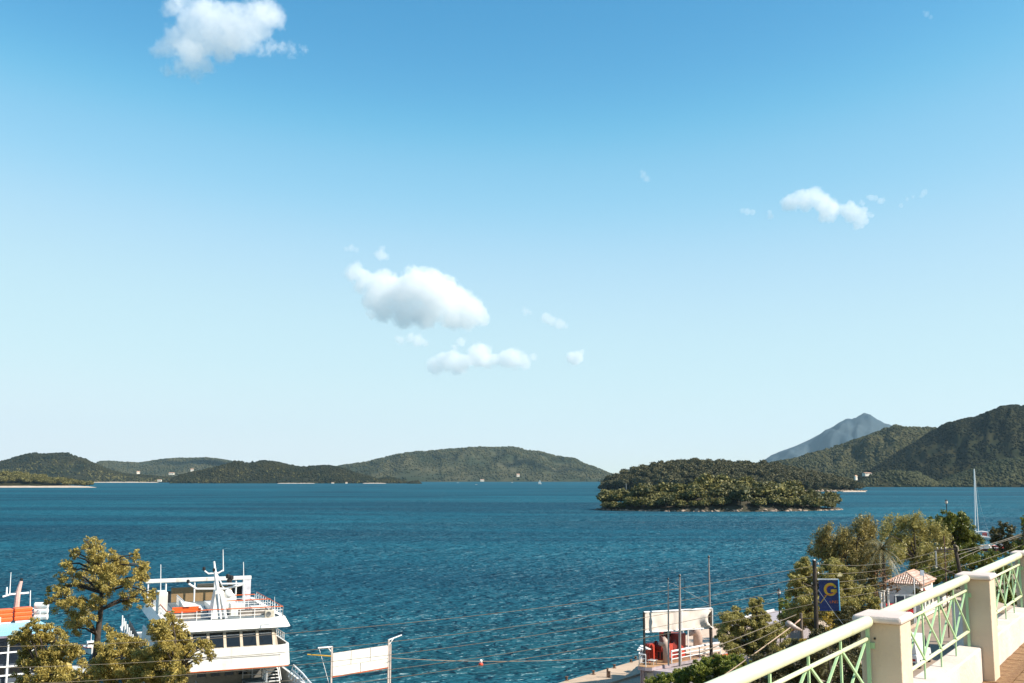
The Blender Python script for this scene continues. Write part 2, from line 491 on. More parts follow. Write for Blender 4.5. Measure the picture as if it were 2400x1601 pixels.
# ------------------------------------------------------------------ distant land
def forest_floor(name, a, b, scale):
    return pm(name, a, 0.95, var=0.2, scale=scale, col2=b, detail=8, thr=(0.4, 0.6), spec=.03)
def hill(name, label, prof, Df, Dr, m, ext=0.35, rough=0.18, nb=64, power=0.8, spur=0.25, seed=0, back=0.6, ncol=180, tree_h=0.0):
    """land rising from a shore at distance Df to a ridge at distance Dr whose outline is prof (photo pixels)"""
    px = np.array([p[0] for p in prof], float); py = np.array([p[1] for p in prof], float)
    X = np.linspace(px[0], px[-1], ncol)
    crest = np.interp(X, px, py)
    top = np.array([P(a, b, Dr) for a, b in zip(X, crest)])
    shore = np.array([Pz(a, 1120 + 24 * F_PX / Df, 0.0) for a in X])
    ux = np.linspace(0, 1, ncol)
    V = []
    for k in range(nb + 1):
        v = k / nb * (1 + back)
        if v <= 1:
            nz = fbm(X * 0.02 + seed, np.full(ncol, v * 2.2 + seed), 4) - 0.5
            s = np.sin(np.clip(v, 0, 1) * math.pi / 2) ** power
            s = s * (1 + (nz * 2 * spur + (fbm(X * 0.12 + seed, np.full(ncol, v * 9.0)) - .5) * rough) * (1 - v) * min(1, v * 4))
            bl = v + (fbm(X * 0.03 + 5 + seed, np.full(ncol, v * 3.0)) - 0.5) * 0.25 * v * (1 - v) * 4 * .5
            xy = shore[:, :2] * (1 - bl[:, None]) + top[:, :2] * bl[:, None]
            z = (np.maximum(top[:, 2] - tree_h, 0.5)) * s
        else:
            w = v - 1
            xy = top[:, :2] + (top[:, :2] - shore[:, :2]) * w
            z = np.maximum(top[:, 2] - tree_h, 0.5) * np.cos(min(1, w / back) * math.pi / 2)
        if k == 0: z = np.full(ncol, -2.0)
        V.append(np.column_stack([xy, z]))
    V = np.array(V)
    nv = V.shape[0]
    ii = np.arange(nv * ncol).reshape(nv, ncol)
    qd = np.stack([ii[:-1, :-1], ii[:-1, 1:], ii[1:, 1:], ii[1:, :-1]], -1).reshape(-1, 4)
    o = np_mesh(name, V.reshape(-1, 3), qd, m, smooth=True)
    tag(o, label, None, None, 'structure')
    return V

_t = (1 + 5 ** .5) / 2
ICO_V = np.array([(-1, _t, 0), (1, _t, 0), (-1, -_t, 0), (1, -_t, 0), (0, -1, _t), (0, 1, _t), (0, -1, -_t), (0, 1, -_t), (_t, 0, -1), (_t, 0, 1), (-_t, 0, -1), (-_t, 0, 1)]) / math.sqrt(1 + _t * _t)
ICO_F = np.array([(0, 11, 5), (0, 5, 1), (0, 1, 7), (0, 7, 10), (0, 10, 11), (1, 5, 9), (5, 11, 4), (11, 10, 2), (10, 7, 6), (7, 1, 8), (3, 9, 4), (3, 4, 2), (3, 2, 6), (3, 6, 8), (3, 8, 9), (4, 9, 5), (2, 4, 11), (6, 2, 10), (8, 6, 7), (9, 8, 1)])
def blobs(centres, radii, squash=(1, 1, 1), jag=0.5):
    n = len(centres)
    r = radii[:, None, None] * (1 + (rng.random((n, 12, 1)) - .5) * 2 * jag)
    v = ICO_V[None] * r * np.array(squash)[None, None]
    v = v + centres[:, None, :]
    f = ICO_F[None] + (np.arange(n) * 12)[:, None, None]
    return v.reshape(-1, 3), f.reshape(-1, 3)
def forest(name, label, V, m, count, r0, r1, vmax=1.05, keep=None, back=0.6, squash=(1, 1, .95), vpow=1.0):
    nb, ncol = V.shape[0] - 1, V.shape[1]
    k1 = int(nb / (1 + back) * vmax)
    a = rng.random(count) ** vpow * (k1 - 1) + 0.4
    b = rng.random(count) * (ncol - 1.001)
    i, j = a.astype(int), b.astype(int); fa, fb = (a - i)[:, None], (b - j)[:, None]
    p = (V[i, j] * (1 - fa) + V[i + 1, j] * fa) * (1 - fb) + (V[i, j + 1] * (1 - fa) + V[i + 1, j + 1] * fa) * fb
    ok = p[:, 2] > 0.4
    dens = fbm(p[:, 0] * 0.008 + 3, p[:, 1] * 0.006, 4)
    ok &= rng.random(count) < np.clip((dens - .28) * 4, 0.15, 1)
    p = p[ok]; r = (r0 + (r1 - r0) * rng.random(len(p)) ** 2.2) * .72
    p[:, 2] += r * 0.35
    v, f = blobs(p, r, squash)
    o = np_mesh(name, v, f, m, kind='stuff')
    tag(o, label, 'forest')
    return o

fo_dark = far_leaf_mat('far_pine_foliage', (0.011, 0.015, 0.007), (0.038, 0.034, 0.013), .006)
fo_mid = far_leaf_mat('far_scrub_foliage', (0.026, 0.034, 0.018), (0.080, 0.074, 0.036), .004)
fo_warm = far_leaf_mat('far_olive_foliage', (0.050, 0.052, 0.018), (0.115, 0.100, 0.038), .006)
ff_dark = forest_floor('wooded_slope_dark', (0.014, 0.018, 0.009), (0.030, 0.028, 0.013), 0.012)
ff_mid = forest_floor('wooded_slope', (0.026, 0.030, 0.014), (0.055, 0.048, 0.023), 0.006)
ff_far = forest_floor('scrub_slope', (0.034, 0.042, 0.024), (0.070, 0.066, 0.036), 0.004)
rock_haze_blue = forest_floor('haze_tinted_mountain', (0.034, 0.052, 0.066), (0.044, 0.060, 0.070), 0.002)  # distance haze put into the rock colour as a blue tint

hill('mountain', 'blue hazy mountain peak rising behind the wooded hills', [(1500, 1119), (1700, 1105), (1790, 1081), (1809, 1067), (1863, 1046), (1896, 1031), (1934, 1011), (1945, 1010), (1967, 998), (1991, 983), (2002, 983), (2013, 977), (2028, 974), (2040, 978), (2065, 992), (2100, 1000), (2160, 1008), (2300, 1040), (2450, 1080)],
     13500, 16000, rock_haze_blue, seed=3, spur=0.8, back=.12)
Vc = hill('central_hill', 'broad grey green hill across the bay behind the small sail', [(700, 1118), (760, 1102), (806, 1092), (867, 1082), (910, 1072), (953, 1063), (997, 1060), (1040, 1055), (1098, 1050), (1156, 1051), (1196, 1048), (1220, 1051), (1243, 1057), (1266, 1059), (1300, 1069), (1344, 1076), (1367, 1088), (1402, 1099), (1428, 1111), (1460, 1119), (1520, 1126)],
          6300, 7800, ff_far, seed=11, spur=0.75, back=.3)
forest('forest', 'scrub woodland covering the broad hill across the bay', Vc, fo_mid, 13000, 6, 12, back=.3)
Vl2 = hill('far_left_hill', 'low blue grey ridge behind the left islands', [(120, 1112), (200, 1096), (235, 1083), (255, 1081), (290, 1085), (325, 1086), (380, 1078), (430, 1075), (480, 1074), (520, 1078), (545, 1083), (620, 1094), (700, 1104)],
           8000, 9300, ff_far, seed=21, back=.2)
forest('forest', 'scrub woodland on the low blue grey ridge', Vl2, fo_mid, 6000, 8, 14, back=.2)
Vl = hill('left_hill', 'dark wooded hill at the left edge of the bay', [(-400, 1100), (-250, 1080), (-100, 1094), (0, 1082), (30, 1074), (60, 1066), (80, 1061), (100, 1064), (120, 1063), (140, 1061), (160, 1062), (180, 1071), (200, 1077), (215, 1084), (240, 1094), (270, 1105), (300, 1111), (340, 1114), (380, 1117), (430, 1120), (470, 1125)],
          5300, 6100, ff_dark, seed=31, spur=.6, tree_h=4)
forest('forest', 'dark pine wood on the left hill', Vl, fo_dark, 11000, 5, 11)
forest('forest', 'sunlit olive groves low on the left hill', Vl, fo_warm, 2600, 5, 10, vmax=0.4)
Vm = hill('middle_hill', 'long dark wooded headland left of centre', [(400, 1124), (421, 1114), (472, 1103), (510, 1093), (553, 1083), (561, 1082), (585, 1084), (613, 1079), (638, 1082), (681, 1090), (713, 1094), (766, 1092), (798, 1096), (840, 1111), (870, 1118), (883, 1122), (904, 1119), (925, 1120), (957, 1130), (966, 1132)],
          4450, 5000, ff_dark, seed=41, spur=.6, tree_h=3)
forest('forest', 'dark pine wood on the headland left of centre', Vm, fo_dark, 11000, 4, 9)
forest('forest', 'pale olive trees low on the headland left of centre', Vm, fo_warm, 420, 4, 8, vmax=0.35)
Vi = hill('islet', 'tiny wooded islet at the tip of the headland', [(956, 1133), (963, 1129), (972, 1128), (980, 1129), (988, 1133)], 4300, 4340, ff_dark, seed=44, ncol=24, nb=16)
forest('forest', 'bushes on the tiny islet', Vi, fo_dark, 120, 3, 5)
Vr2 = hill('right_back_hill', 'brown green wooded hill in front of the blue mountain', [(1740, 1112), (1790, 1093), (1823, 1082), (1869, 1074), (1910, 1065), (1978, 1044), (2019, 1028), (2059, 1012), (2103, 1003), (2141, 1003), (2190, 1004), (2206, 1008), (2300, 1015), (2500, 1040)],
           3300, 4600, ff_mid, seed=51, spur=0.6, tree_h=2)
forest('forest', 'bushy scrub on the brown green hill', Vr2, fo_mid, 17000, 5, 9)
Vr = hill('right_hill', 'big dark wooded hill at the right edge', [(1985, 1140), (2010, 1120), (2050, 1096), (2090, 1074), (2140, 1043), (2180, 1020), (2206, 1007), (2236, 997), (2277, 982), (2304, 971), (2332, 960), (2359, 953), (2386, 951), (2440, 952), (2560, 975), (2750, 1020), (2950, 1080)],
          2850, 3700, ff_dark, seed=61, spur=0.7, tree_h=2)
fo_black = far_leaf_mat('blackish_pine_foliage', (0.005, 0.009, 0.007), (0.024, 0.024, 0.011), .006)  # near-black greens, this wood's own dark colour
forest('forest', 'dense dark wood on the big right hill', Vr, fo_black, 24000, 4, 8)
Vk = hill('knoll', 'low wooded knoll by the shore under the right hill', [(2010, 1138), (2032, 1122), (2050, 1113), (2070, 1108), (2110, 1106), (2150, 1110), (2170, 1121), (2200, 1136)], 2700, 2850, ff_dark, seed=71, ncol=60)
forest('forest', 'olive wood on the low shore knoll', Vk, fo_mid, 1800, 4, 8)
Vk2 = hill('lower_spur', 'lower wooded spur at the right edge of the water', [(2180, 1138), (2230, 1119), (2264, 1107), (2310, 1092), (2350, 1080), (2400, 1074), (2500, 1062), (2650, 1050), (2800, 1075)], 2690, 2950, ff_dark, seed=75, ncol=90)
forest('forest', 'wood on the lower right spur', Vk2, fo_mid, 4500, 4, 8)

# ------------------------------------------------------------------ island trees
def leaf_quads(c, size, n_hint=None, up=0.9, aspect=0.55):
    """random leaf-shaped quads at centres c (N,3)"""
    n = len(c)
    a = rng.normal(size=(n, 3)); a /= np.linalg.norm(a, axis=1)[:, None]
    h = rng.normal(size=(n, 3)); h[:, 2] += up
    b = np.cross(a, h); b /= (np.linalg.norm(b, axis=1)[:, None] + 1e-9)
    s = size * (0.6 + 0.8 * rng.random((n, 1)))
    v = np.stack([c - a * s, c + b * s * aspect, c + a * s, c - b * s * aspect], 1)
    f = np.arange(n * 4).reshape(n, 4)
    return v.reshape(-1, 3), f

def small_tree_mesh(name, m, kind, nclump=20, per=46):
    """unit tree: crown about 1 wide and 1 high above a short trunk, leaf clumps with gaps"""
    vv, ff = [], []
    off = 0
    for k in range(nclump):
        if kind == 'round':
            d = rng.normal(size=3); d /= np.linalg.norm(d); d[2] = abs(d[2]) * 1.15 - 0.4
            c = np.array((0, 0, 0.52)) + d * np.array((.36, .36, .34)) * (0.6 + .5 * rng.random()); r = 0.19 + 0.07 * rng.random()
        else:
            z = 0.25 + 0.75 * rng.random() ** .8
            w = 0.34 * (1.15 - z) + 0.06
            a = rng.random() * 6.283
            c = np.array((math.cos(a) * w, math.sin(a) * w, z)); r = 0.11 + 0.07 * rng.random()
        p = rng.normal(size=(per, 3)); p /= np.linalg.norm(p, axis=1)[:, None]
        p = c + p * r * (0.75 + .35 * rng.random((per, 1))) * np.array((1.15, 1.15, .8))
        v, f = leaf_quads(p, 0.062, aspect=.75)
        vv.append(v); ff.append(f + off); off += len(v)
        bv, bf = blobs(c[None], np.array([r * .72]), (1.1, 1.1, .75))
        vv.append(bv); ff.append(np.column_stack([bf, bf[:, 2]]) + off); off += len(bv)
    verts = np.concatenate(vv); faces = np.concatenate(ff)
    me = bpy.data.meshes.new(name)
    mb = MB().path([(0, 0, -.1), (.02, 0, .3), (0, .02, .7)], [.035, .028, .012], 6)
    nv = len(verts)
    fl = [tuple(dict.fromkeys(f)) for f in faces.tolist()] + [tuple(i + nv for i in f) for f in mb.f]
    me.from_pydata(verts.tolist() + mb.v, [], fl)
    me.materials.append(m); me.materials.append(bark)
    mi = np.zeros(len(fl), dtype=np.int32); mi[len(faces):] = 1
    me.polygons.foreach_set('material_index', mi)
    return me
isl_olive = leaf_mat('island_olive_leaf', (0.066, 0.068, 0.018), (0.215, 0.185, 0.052), 0.15, 0.6)
isl_dark = leaf_mat('island_oak_leaf', (0.050, 0.058, 0.018), (0.13, 0.115, 0.035), 0.15, 0.6)
isl_pine = leaf_mat('island_pine_needle', (0.036, 0.040, 0.014), (0.125, 0.105, 0.040), 0.1, 0.7)
ME_OLIVE = [small_tree_mesh('olive_tree', isl_olive, 'round') for _ in range(5)]
ME_OAK = [small_tree_mesh('oak_tree', isl_dark, 'round') for _ in range(3)]
ME_PINE = [small_tree_mesh('pine_tree', isl_pine, 'round') for k in range(6)]
def put_tree(me, name, loc, w, h, label, group):
    o = bpy.data.objects.new(name, me); COL.objects.link(o)
    o.location = loc; o.scale = (w, w, h); o.rotation_euler = (0, 0, rng.random() * 6.28)
    return tag(o, label, 'tree', group)

def island(name, label, prof, Dw, depth, waterline, m, tree_h, ncol=70, nb=30):
    """dome of land, returns height function (u,v)->world point"""
    px = np.array([p[0] for p in prof], float); py = np.array([p[1] for p in prof], float)
    xs = np.linspace(px[0], px[-1], ncol)
    cr = np.interp(xs, px, py)
    V = np.zeros((nb + 1, ncol, 3))
    for j, (a, b) in enumerate(zip(xs, cr)):
        u = j / (ncol - 1)
        ew = math.sqrt(max(0.0, 1 - (2 * u - 1) ** 2)) * .5 + .04
        mid = Dw + depth * .5
        top = P(a, b, mid)
        th = max(1.0, top.z - tree_h)
        for k in range(nb + 1):
            v = k / nb
            Y = mid + (v - .5) * 2 * ew * depth
            q = Pz(a, 1120 + 24 * F_PX / Y, 0)
            V[k, j] = (q.x, q.y, th * math.sin(v * math.pi) ** .7 - (1.5 if k in (0, nb) else 0))
    V[:, 0, 2] = V[:, -1, 2] = -1.5
    ii = np.arange((nb + 1) * ncol).reshape(nb + 1, ncol)
    qd = np.stack([ii[:-1, :-1], ii[:-1, 1:], ii[1:, 1:], ii[1:, :-1]], -1).reshape(-1, 4)
    V[1:-1, 1:-1, 2] += (fbm(V[1:-1, 1:-1, 0] * .08, V[1:-1, 1:-1, 1] * .08) - .5) * tree_h * .15
    tag(np_mesh(name, V.reshape(-1, 3), qd, m, smooth=True), label, None, None, 'structure')
    def at(u, v):
        a, b = v * nb * .9999, u * (ncol - 1) * .9999
        i, j = int(a), int(b); fa, fb = a - i, b - j
        return (V[i, j] * (1 - fa) + V[i + 1, j] * fa) * (1 - fb) + (V[i, j + 1] * (1 - fa) + V[i + 1, j + 1] * fa) * fb
    return at

shore_rock = pm('shore_rock', (0.36, 0.27, 0.20), 0.9, var=0.25, scale=0.4, bump=0.3, col2=(0.18, 0.13, 0.10))
# near island
at = island('near_island', 'low rocky island covered in olive trees, nearer of the two islands',
            [(1390, 1197), (1402, 1178), (1412, 1152), (1440, 1145), (1480, 1145), (1530, 1146), (1560, 1141), (1600, 1132), (1640, 1124), (1665, 1120), (1700, 1124), (1750, 1121), (1800, 1124), (1850, 1132), (1880, 1141), (1900, 1149), (1930, 1160), (1950, 1178), (1966, 1188), (1976, 1196)],
            742, 105, 1199, pm('island_soil', (0.06, 0.045, 0.028), 0.95, var=.2, scale=.1, col2=(.03, .03, .014)), 10.5)
pts = []
tries = 0
while len(pts) < 150 and tries < 6000:
    tries += 1
    u, v = 0.045 + .915 * rng.random(), 0.035 + 0.62 * rng.random() ** 1.2
    q = at(u, v)
    w = (9.0 + 10.0 * rng.random() ** 1.3) * (0.85 if v < .10 else 1) * (.6 + .4 * min(1, u / .15, (1 - u) / .12))
    if q[2] < 0.5 or any((q[0] - a[0]) ** 2 + ((q[1] - a[1]) * .8) ** 2 < ((w + b) * .31) ** 2 for a, b in pts): continue
    pts.append((q, w))
    dark = rng.random() < (.22 if q[2] < 10 else .15)
    h = w * (0.74 + .38 * rng.random())
    if q[2] + h > 0: pass
    if dark: put_tree(ME_OAK[rng.integers(3)], 'oak_tree', (q[0], q[1], q[2] - .5), w, h, 'dark round tree in the wood on the near island', 'dark trees on the near island')
    else: put_tree(ME_OLIVE[rng.integers(5)], 'olive_tree', (q[0], q[1], q[2] - .5), w, h, 'sunlit olive green tree in the wood on the near island', 'olive trees on the near island')
def shore_rocks(at, n, r0, r1, label, um=(0, 1)):
    c, r = [], []
    for k in range(n):
        u = um[0] + (um[1] - um[0]) * rng.random(); v = 0.012 + 0.035 * rng.random()
        q = at(u, v); c.append((q[0], q[1], max(q[2], 0.1) * .6)); r.append(r0 + (r1 - r0) * rng.random() ** 2)
    v, f = blobs(np.array(c), np.array(r), (1.5, 1, .7), .45)
    tag(np_mesh('shore_rocks', v, f, shore_rock, kind='stuff'), label, 'rocks')
shore_rocks(at, 260, .35, 1.5, 'pale rocks along the waterline of the near island')
# back island
at2 = island('back_island', 'taller pine covered island behind the near island',
             [(1402, 1150), (1410, 1125), (1425, 1116), (1440, 1110), (1470, 1098), (1500, 1086), (1530, 1082), (1560, 1078), (1600, 1075), (1640, 1071), (1700, 1077), (1730, 1076), (1760, 1079), (1800, 1080), (1850, 1087), (1880, 1094), (1900, 1099), (1930, 1106), (1960, 1112), (2000, 1124), (2020, 1131), (2034, 1148)],
             1780, 300, 1153, ff_dark, 17.0)
pts = []; tries = 0
while len(pts) < 298 and tries < 20000:
    tries += 1
    u, v = 0.012 + .976 * rng.random(), 0.03 + 0.52 * rng.random()
    q = at2(u, v); w = 13 + 7 * rng.random()
    if q[2] < 1 or any((q[0] - a[0]) ** 2 + ((q[1] - a[1]) * .6) ** 2 < ((w + b) * .25) ** 2 for a, b in pts): continue
    pts.append((q, w))
    k = int(rng.integers(6))
    put_tree(ME_PINE[k], 'pine_tree', (q[0], q[1], q[2] - 1), w, w * (.85 + .35 * rng.random()), 'dark pine tree in the wood on the back island', 'pine trees on the back island')
shore_rocks(at2, 150, 1, 2.5, 'pale rocks along the waterline of the back island', (.72, 1))
# spit at the left edge
at3 = island('left_spit', 'low wooded spit with a pale beach at the left edge',
             [(-420, 1135), (-300, 1095), (-100, 1096), (0, 1101), (50, 1103), (80, 1107), (120, 1112), (150, 1117), (190, 1125), (207, 1132), (222, 1141)],
             2620, 200, 1142, ff_dark, 20.0)
pts = []; tries = 0
while len(pts) < 120 and tries < 5000:
    tries += 1
    u, v = .3 + .685 * rng.random(), 0.08 + 0.5 * rng.random()
    q = at3(u, v); w = 17 + 10 * rng.random()
    if q[2] < .6 or any((q[0] - a[0]) ** 2 + ((q[1] - a[1]) * .6) ** 2 < ((w + b) * .25) ** 2 for a, b in pts): continue
    pts.append((q, w))
    put_tree(ME_OLIVE[rng.integers(5)], 'olive_tree', (q[0], q[1], q[2] - 1), w, w * .85, 'sunlit round tree in the wood on the left spit', 'trees on the left spit')
# pale beaches: thin wedges of sand lying on the shore
sand = pm('beach_sand', (0.56, 0.44, 0.33), 0.95, var=0.15, scale=0.05)
def beach(label, x0, x1, D, w, h=1.3):
    n = 24; mb = MB(); ring = []
    for k in range(n + 1):
        px = x0 + (x1 - x0) * k / n
        t = math.sin(math.pi * min(1, max(0, k / n))) ** .35
        ww = w * (.35 + .65 * t) * (.8 + .4 * rng.random())
        q = [Pz(px, 1120 + 24 * F_PX / Y, 0) for Y in (D, D + ww * .5, D + ww)]
        ring.append([Vector((q[0].x, q[0].y, -.3)), Vector((q[1].x, q[1].y, h * t * .7 + .15)), Vector((q[2].x, q[2].y, h * t + .3))])
    mb.loft(ring, closed=False)
    tag(mb.build('beach', sand), label, None, None, 'structure')
beach('pale sandy beach at the foot of the left spit', -250, 226, 2560, 130, 5)
beach('thin pale beach below the left hill', 205, 372, 5230, 160, 5)
beach('thin beach below the headland left of centre', 650, 738, 4400, 120, 3.2)
beach('thin beach near the tip of the headland', 850, 905, 4400, 100, 3)
beach('pale flat rocks at the right end of the back island', 1975, 2030, 1772, 25, 1.6)

# ------------------------------------------------------------------ small far buildings
roof_red = pm('clay_tile', (0.42, 0.20, 0.12), 0.8, var=0.2, scale=6, col2=(0.52, 0.34, 0.24))
def far_house(px, py, D, w, h, label, rot=0.3):
    h *= .8; w *= .9
    c = P(px, py, D); ax = Vector((math.cos(rot), math.sin(rot), 0)); ay = Vector((-ax.y, ax.x, 0))
    t = thing('house', label, 'house', (c.x, c.y, c.z), 'small houses on the far shores')
    MB().box((c.x, c.y, c.z + h / 2 - 2), w, w * .7, h + 4, ax, ay).build('wall', cream_wall, t)
    a = [c + ax * (sx * w * .54) + ay * (sy * w * .4) + Vector((0, 0, h)) for sx in (-1, 1) for sy in (-1, 1)]
    r0, r1 = c - ax * w * .5 + Vector((0, 0, h * 1.45)), c + ax * w * .5 + Vector((0, 0, h * 1.45))
    MB().add([a[0], a[1], a[3], a[2], r0, r1], [(0, 3, 5, 4), (2, 1, 4, 5), (0, 4, 1), (3, 2, 5), (0, 1, 2, 3)]).build('roof', roof_red, t)
    f = -ay * (w * .352)
    for k in (-.28, .28): MB().box(c + ax * (w * k) + f + Vector((0, 0, h * .55)), w * .14, w * .01, h * .35, ax, ay).build('window', dark_glass, t)
far_house(324, 1109, 5420, 17, 9, 'white house with red roof low on the left hill', .4)
far_house(402, 1111, 5420, 28, 7, 'long ochre house between the left hill and the headland', .1)
far_house(450, 1104, 8300, 24, 16, 'pale house high behind the headland left of centre', .2)
far_house(374, 1127, 5290, 21, 6, 'white house by the water below the left hill', .1)
far_house(2006, 1122, 2830, 8, 8, 'red roofed house at the left end of the white building row', .5)
far_house(2032, 1113, 3120, 25, 6, 'long white building on the slope behind the back island', .3)
far_house(2268, 1085, 3120, 11, 6, 'lone white house halfway up the big right hill', .2)
far_house(2180, 1138, 2790, 7, 6, 'small house on the shore under the right hill', .1)
far_house(780, 1133, 4420, 12, 4, 'small white house on the shore of the headland', .1)
far_house(812, 1133, 4420, 10, 4.5, 'small pink house on the shore near the headland tip', .2)
far_house(1214, 1116, 6480, 21, 12, 'white house low on the central hill', .2)
far_house(1130, 1127, 6330, 25, 8, 'white house by the water below the central hill', .1)
# navigation post and signs on the near island
p = Pz(1467.5, 1145, 9); q = P(1467.5, 1133, p.y - 4)
t = MB().tube((q.x, q.y, q.z - 9), (q.x, q.y, q.z), .35, .3, 8)
tag(t.build('marker_post', steel), 'grey marker post above the trees on the near island', 'post')

# ------------------------------------------------------------------ sailing boats far off
sail_m = pm('sail_cloth', (0.82, 0.80, 0.76), 0.8, var=.04)
hull_w = white
def small_yacht(px, py, D, L, label, sail):
    c = Pz(px, py, 0); c = P(px, 1120 + 24 * F_PX / D, D)
    t = thing('sailing_boat', label, 'sailing boat', (c.x, c.y, 0), 'sailing boats far out on the bay')
    rings = []
    for k in range(7):
        u = k / 6; w = L * .16 * math.sin(math.pi * min(.98, u * .8 + .18)) ** .7
        x = c.x + (u - .5) * L
        rings.append([Vector((x, c.y - w, L * .11)), Vector((x, c.y - w * .6, -.2)), Vector((x, c.y + w * .6, -.2)), Vector((x, c.y + w, L * .11))])
    MB().loft(rings).build('hull', hull_w, t)
    MB().box((c.x, c.y, L * .14), L * .4, L * .18, L * .07).build('cabin', white, t)
    MB().tube((c.x + L * .05, c.y, .5), (c.x + L * .05, c.y, L * 1.35), L * .012, L * .008, 6).build('mast', steel, t)
    if sail:
        m = c + Vector((L * .05, 0, 0)); y = L * .05
        a = [m + Vector((-.1, 0, L * .22)), m + Vector((-L * .5, y, L * .22)), m + Vector((-.1, 0, L * 1.3)), m + Vector((-L * .28, y * 1.6, L * .62))]
        MB().add(a, [(0, 1, 3), (0, 3, 2)]).build('mainsail', sail_m, t)
        b = [m + Vector((.15, 0, L * 1.2)), m + Vector((L * .42, 0, L * .14)), m + Vector((.2, y, L * .2))]
        MB().add(b, [(0, 1, 2)]).build('headsail', sail_m, t)
small_yacht(1265, 1131, 4100, 13, 'white sailboat under sail in front of the central hill', True)
small_yacht(1116, 1136, 3700, 8, 'small boat with bare mast left of the white sail', False)
small_yacht(1073, 1131, 5000, 9, 'tiny moored boat below the left foot of the central hill', False)
small_yacht(1200, 1131, 5200, 11, 'tiny boat close to the shore right under the central hill', False)

# yacht moored at the right
Y0 = 392
def yacht():
    a = Pz(2287, 1266, 0); base = Vector((a.x, a.y, 0))
    d = Vector((.93, -.36, 0)).normalized(); s = Vector((-d.y, d.x, 0))
    t = thing('sailing_yacht', 'white sailing yacht with tall mast moored at the jetty on the right', 'yacht', base)
    L = 13.0
    rings = []
    for k in range(11):
        u = k / 10; w = 2.0 * (math.sin(math.pi * min(1, .14 + u * .86)) ** .55) if u < .97 else .06
        w = max(.06, 2.0 * math.sin(math.pi * (.18 + .82 * (1 - u))) ** .6) if u > .02 else 1.5
        c = base + d * ((.62 - u) * L); sh = 1.25 + .35 * u * u
        rings.append([c + s * w + Vector((0, 0, sh)), c + s * w * .8 + Vector((0, 0, .3)), c + Vector((0, 0, -.4)), c - s * w * .8 + Vector((0, 0, .3)), c - s * w + Vector((0, 0, sh))])
    MB().loft(rings).build('hull', white, t, smooth=False)
    MB().loft([[base + d * x + s * (w * sg) + Vector((0, 0, z)) for sg, z in ((-1, 1.3), (-.85, zz), (.85, zz), (1, 1.3))] for x, w, zz in ((4.0, 1.3, 1.7), (1.5, 1.35, 2.0), (-2.2, 1.1, 1.9), (-3.4, .8, 1.5))]).build('coachroof', white, t)
    for sg in (-1, 1):
        MB().box(base + d * .3 + s * (1.24 * sg) + Vector((0, 0, 1.72)), 2.6, .06, .22, d, s).build('cabin_window', dark_glass, t)
    mt = P(2283, 1099, base.y)
    mb0 = base + Vector((0, 0, 1.4))
    mast = MB().path([mb0, mb0.lerp(mt, .5), mt], [.30, .28, .18], 10).build('mast', white_metal, t)
    sp = MB()
    for fr in (.38, .68):
        c = mb0.lerp(mt, fr); sp.tube(c - s * 1.0, c + s * 1.0, .05, .05, 6)
    sp.build('spreader', white_metal, mast)
    bm_ = MB().tube(mb0 + Vector((0, 0, 1.3)), mb0 + d * 4.6 + Vector((0, 0, 1.5)), .12, .1, 8).build('boom', white_metal, t)
    MB().path([mb0 + d * .3 + Vector((0, 0, 1.75)), mb0 + d * 2.3 + Vector((0, 0, 1.95)), mb0 + d * 4.4 + Vector((0, 0, 1.75))], [.3, .28, .16], 8).build('furled_sail', sail_m, bm_)
    g = mt + (mb0 - mt) * .03
    MB().path([g + d * .15, base + d * 1.15 + Vector((0, 0, 2.0))], .15, 6).build('furled_headsail', sail_m, t)
    MB().path([g, g.lerp(base + d * 3.4 + Vector((0, 0, 1.6)), .5), base + d * 4.9 + Vector((0, 0, 1.8))], .02, 5).build('backstay', white_metal, t)
    rl = MB()
    for sg in (-1, 1):
        pr = None
        for k in range(9):
            u = .06 + .9 * k / 8; w = max(.2, 2.0 * math.sin(math.pi * (.18 + .82 * (1 - u))) ** .6) * .95
            c = base + d * ((.62 - u) * L) + s * w * sg + Vector((0, 0, 1.3 + .3 * u * u))
            rl.tube(c, c + Vector((0, 0, .7)), .03, .03, 5)
            if pr: rl.tube(pr + Vector((0, 0, .7)), c + Vector((0, 0, .7)), .02, .02, 5)
            pr = c
    rl.build('guard_rail', white_metal, t)
    MB().loft([[base + d * x + s * (1.2 * sg) + Vector((0, 0, z)) for sg, z in ((-1, 1.5), (-.9, 2.7), (.9, 2.7), (1, 1.5))] for x in (2.4, 4.1)]).build('sprayhood', pm('red_canvas', (.45, .06, .05), .8), t)
yacht()
jt = MB()
ja, jb = Pz(2292, 1251 + 24, .9), Pz(2325, 1251 + 24, .9)
jd = Vector((1, -.05, 0)).normalized(); js = Vector((.05, 1, 0)).normalized()
jt.box((ja.x + 14, ja.y - 8, .7), 34, 3.0, .4, jd, js)
for k in range(7): jt.box((ja.x - 1 + 5 * k, ja.y - 8, -1.2), .5, 2.4, 3.3, jd, js)
tag(jt.build('jetty', concrete), 'narrow jetty under the trees beside the white yacht', 'jetty')

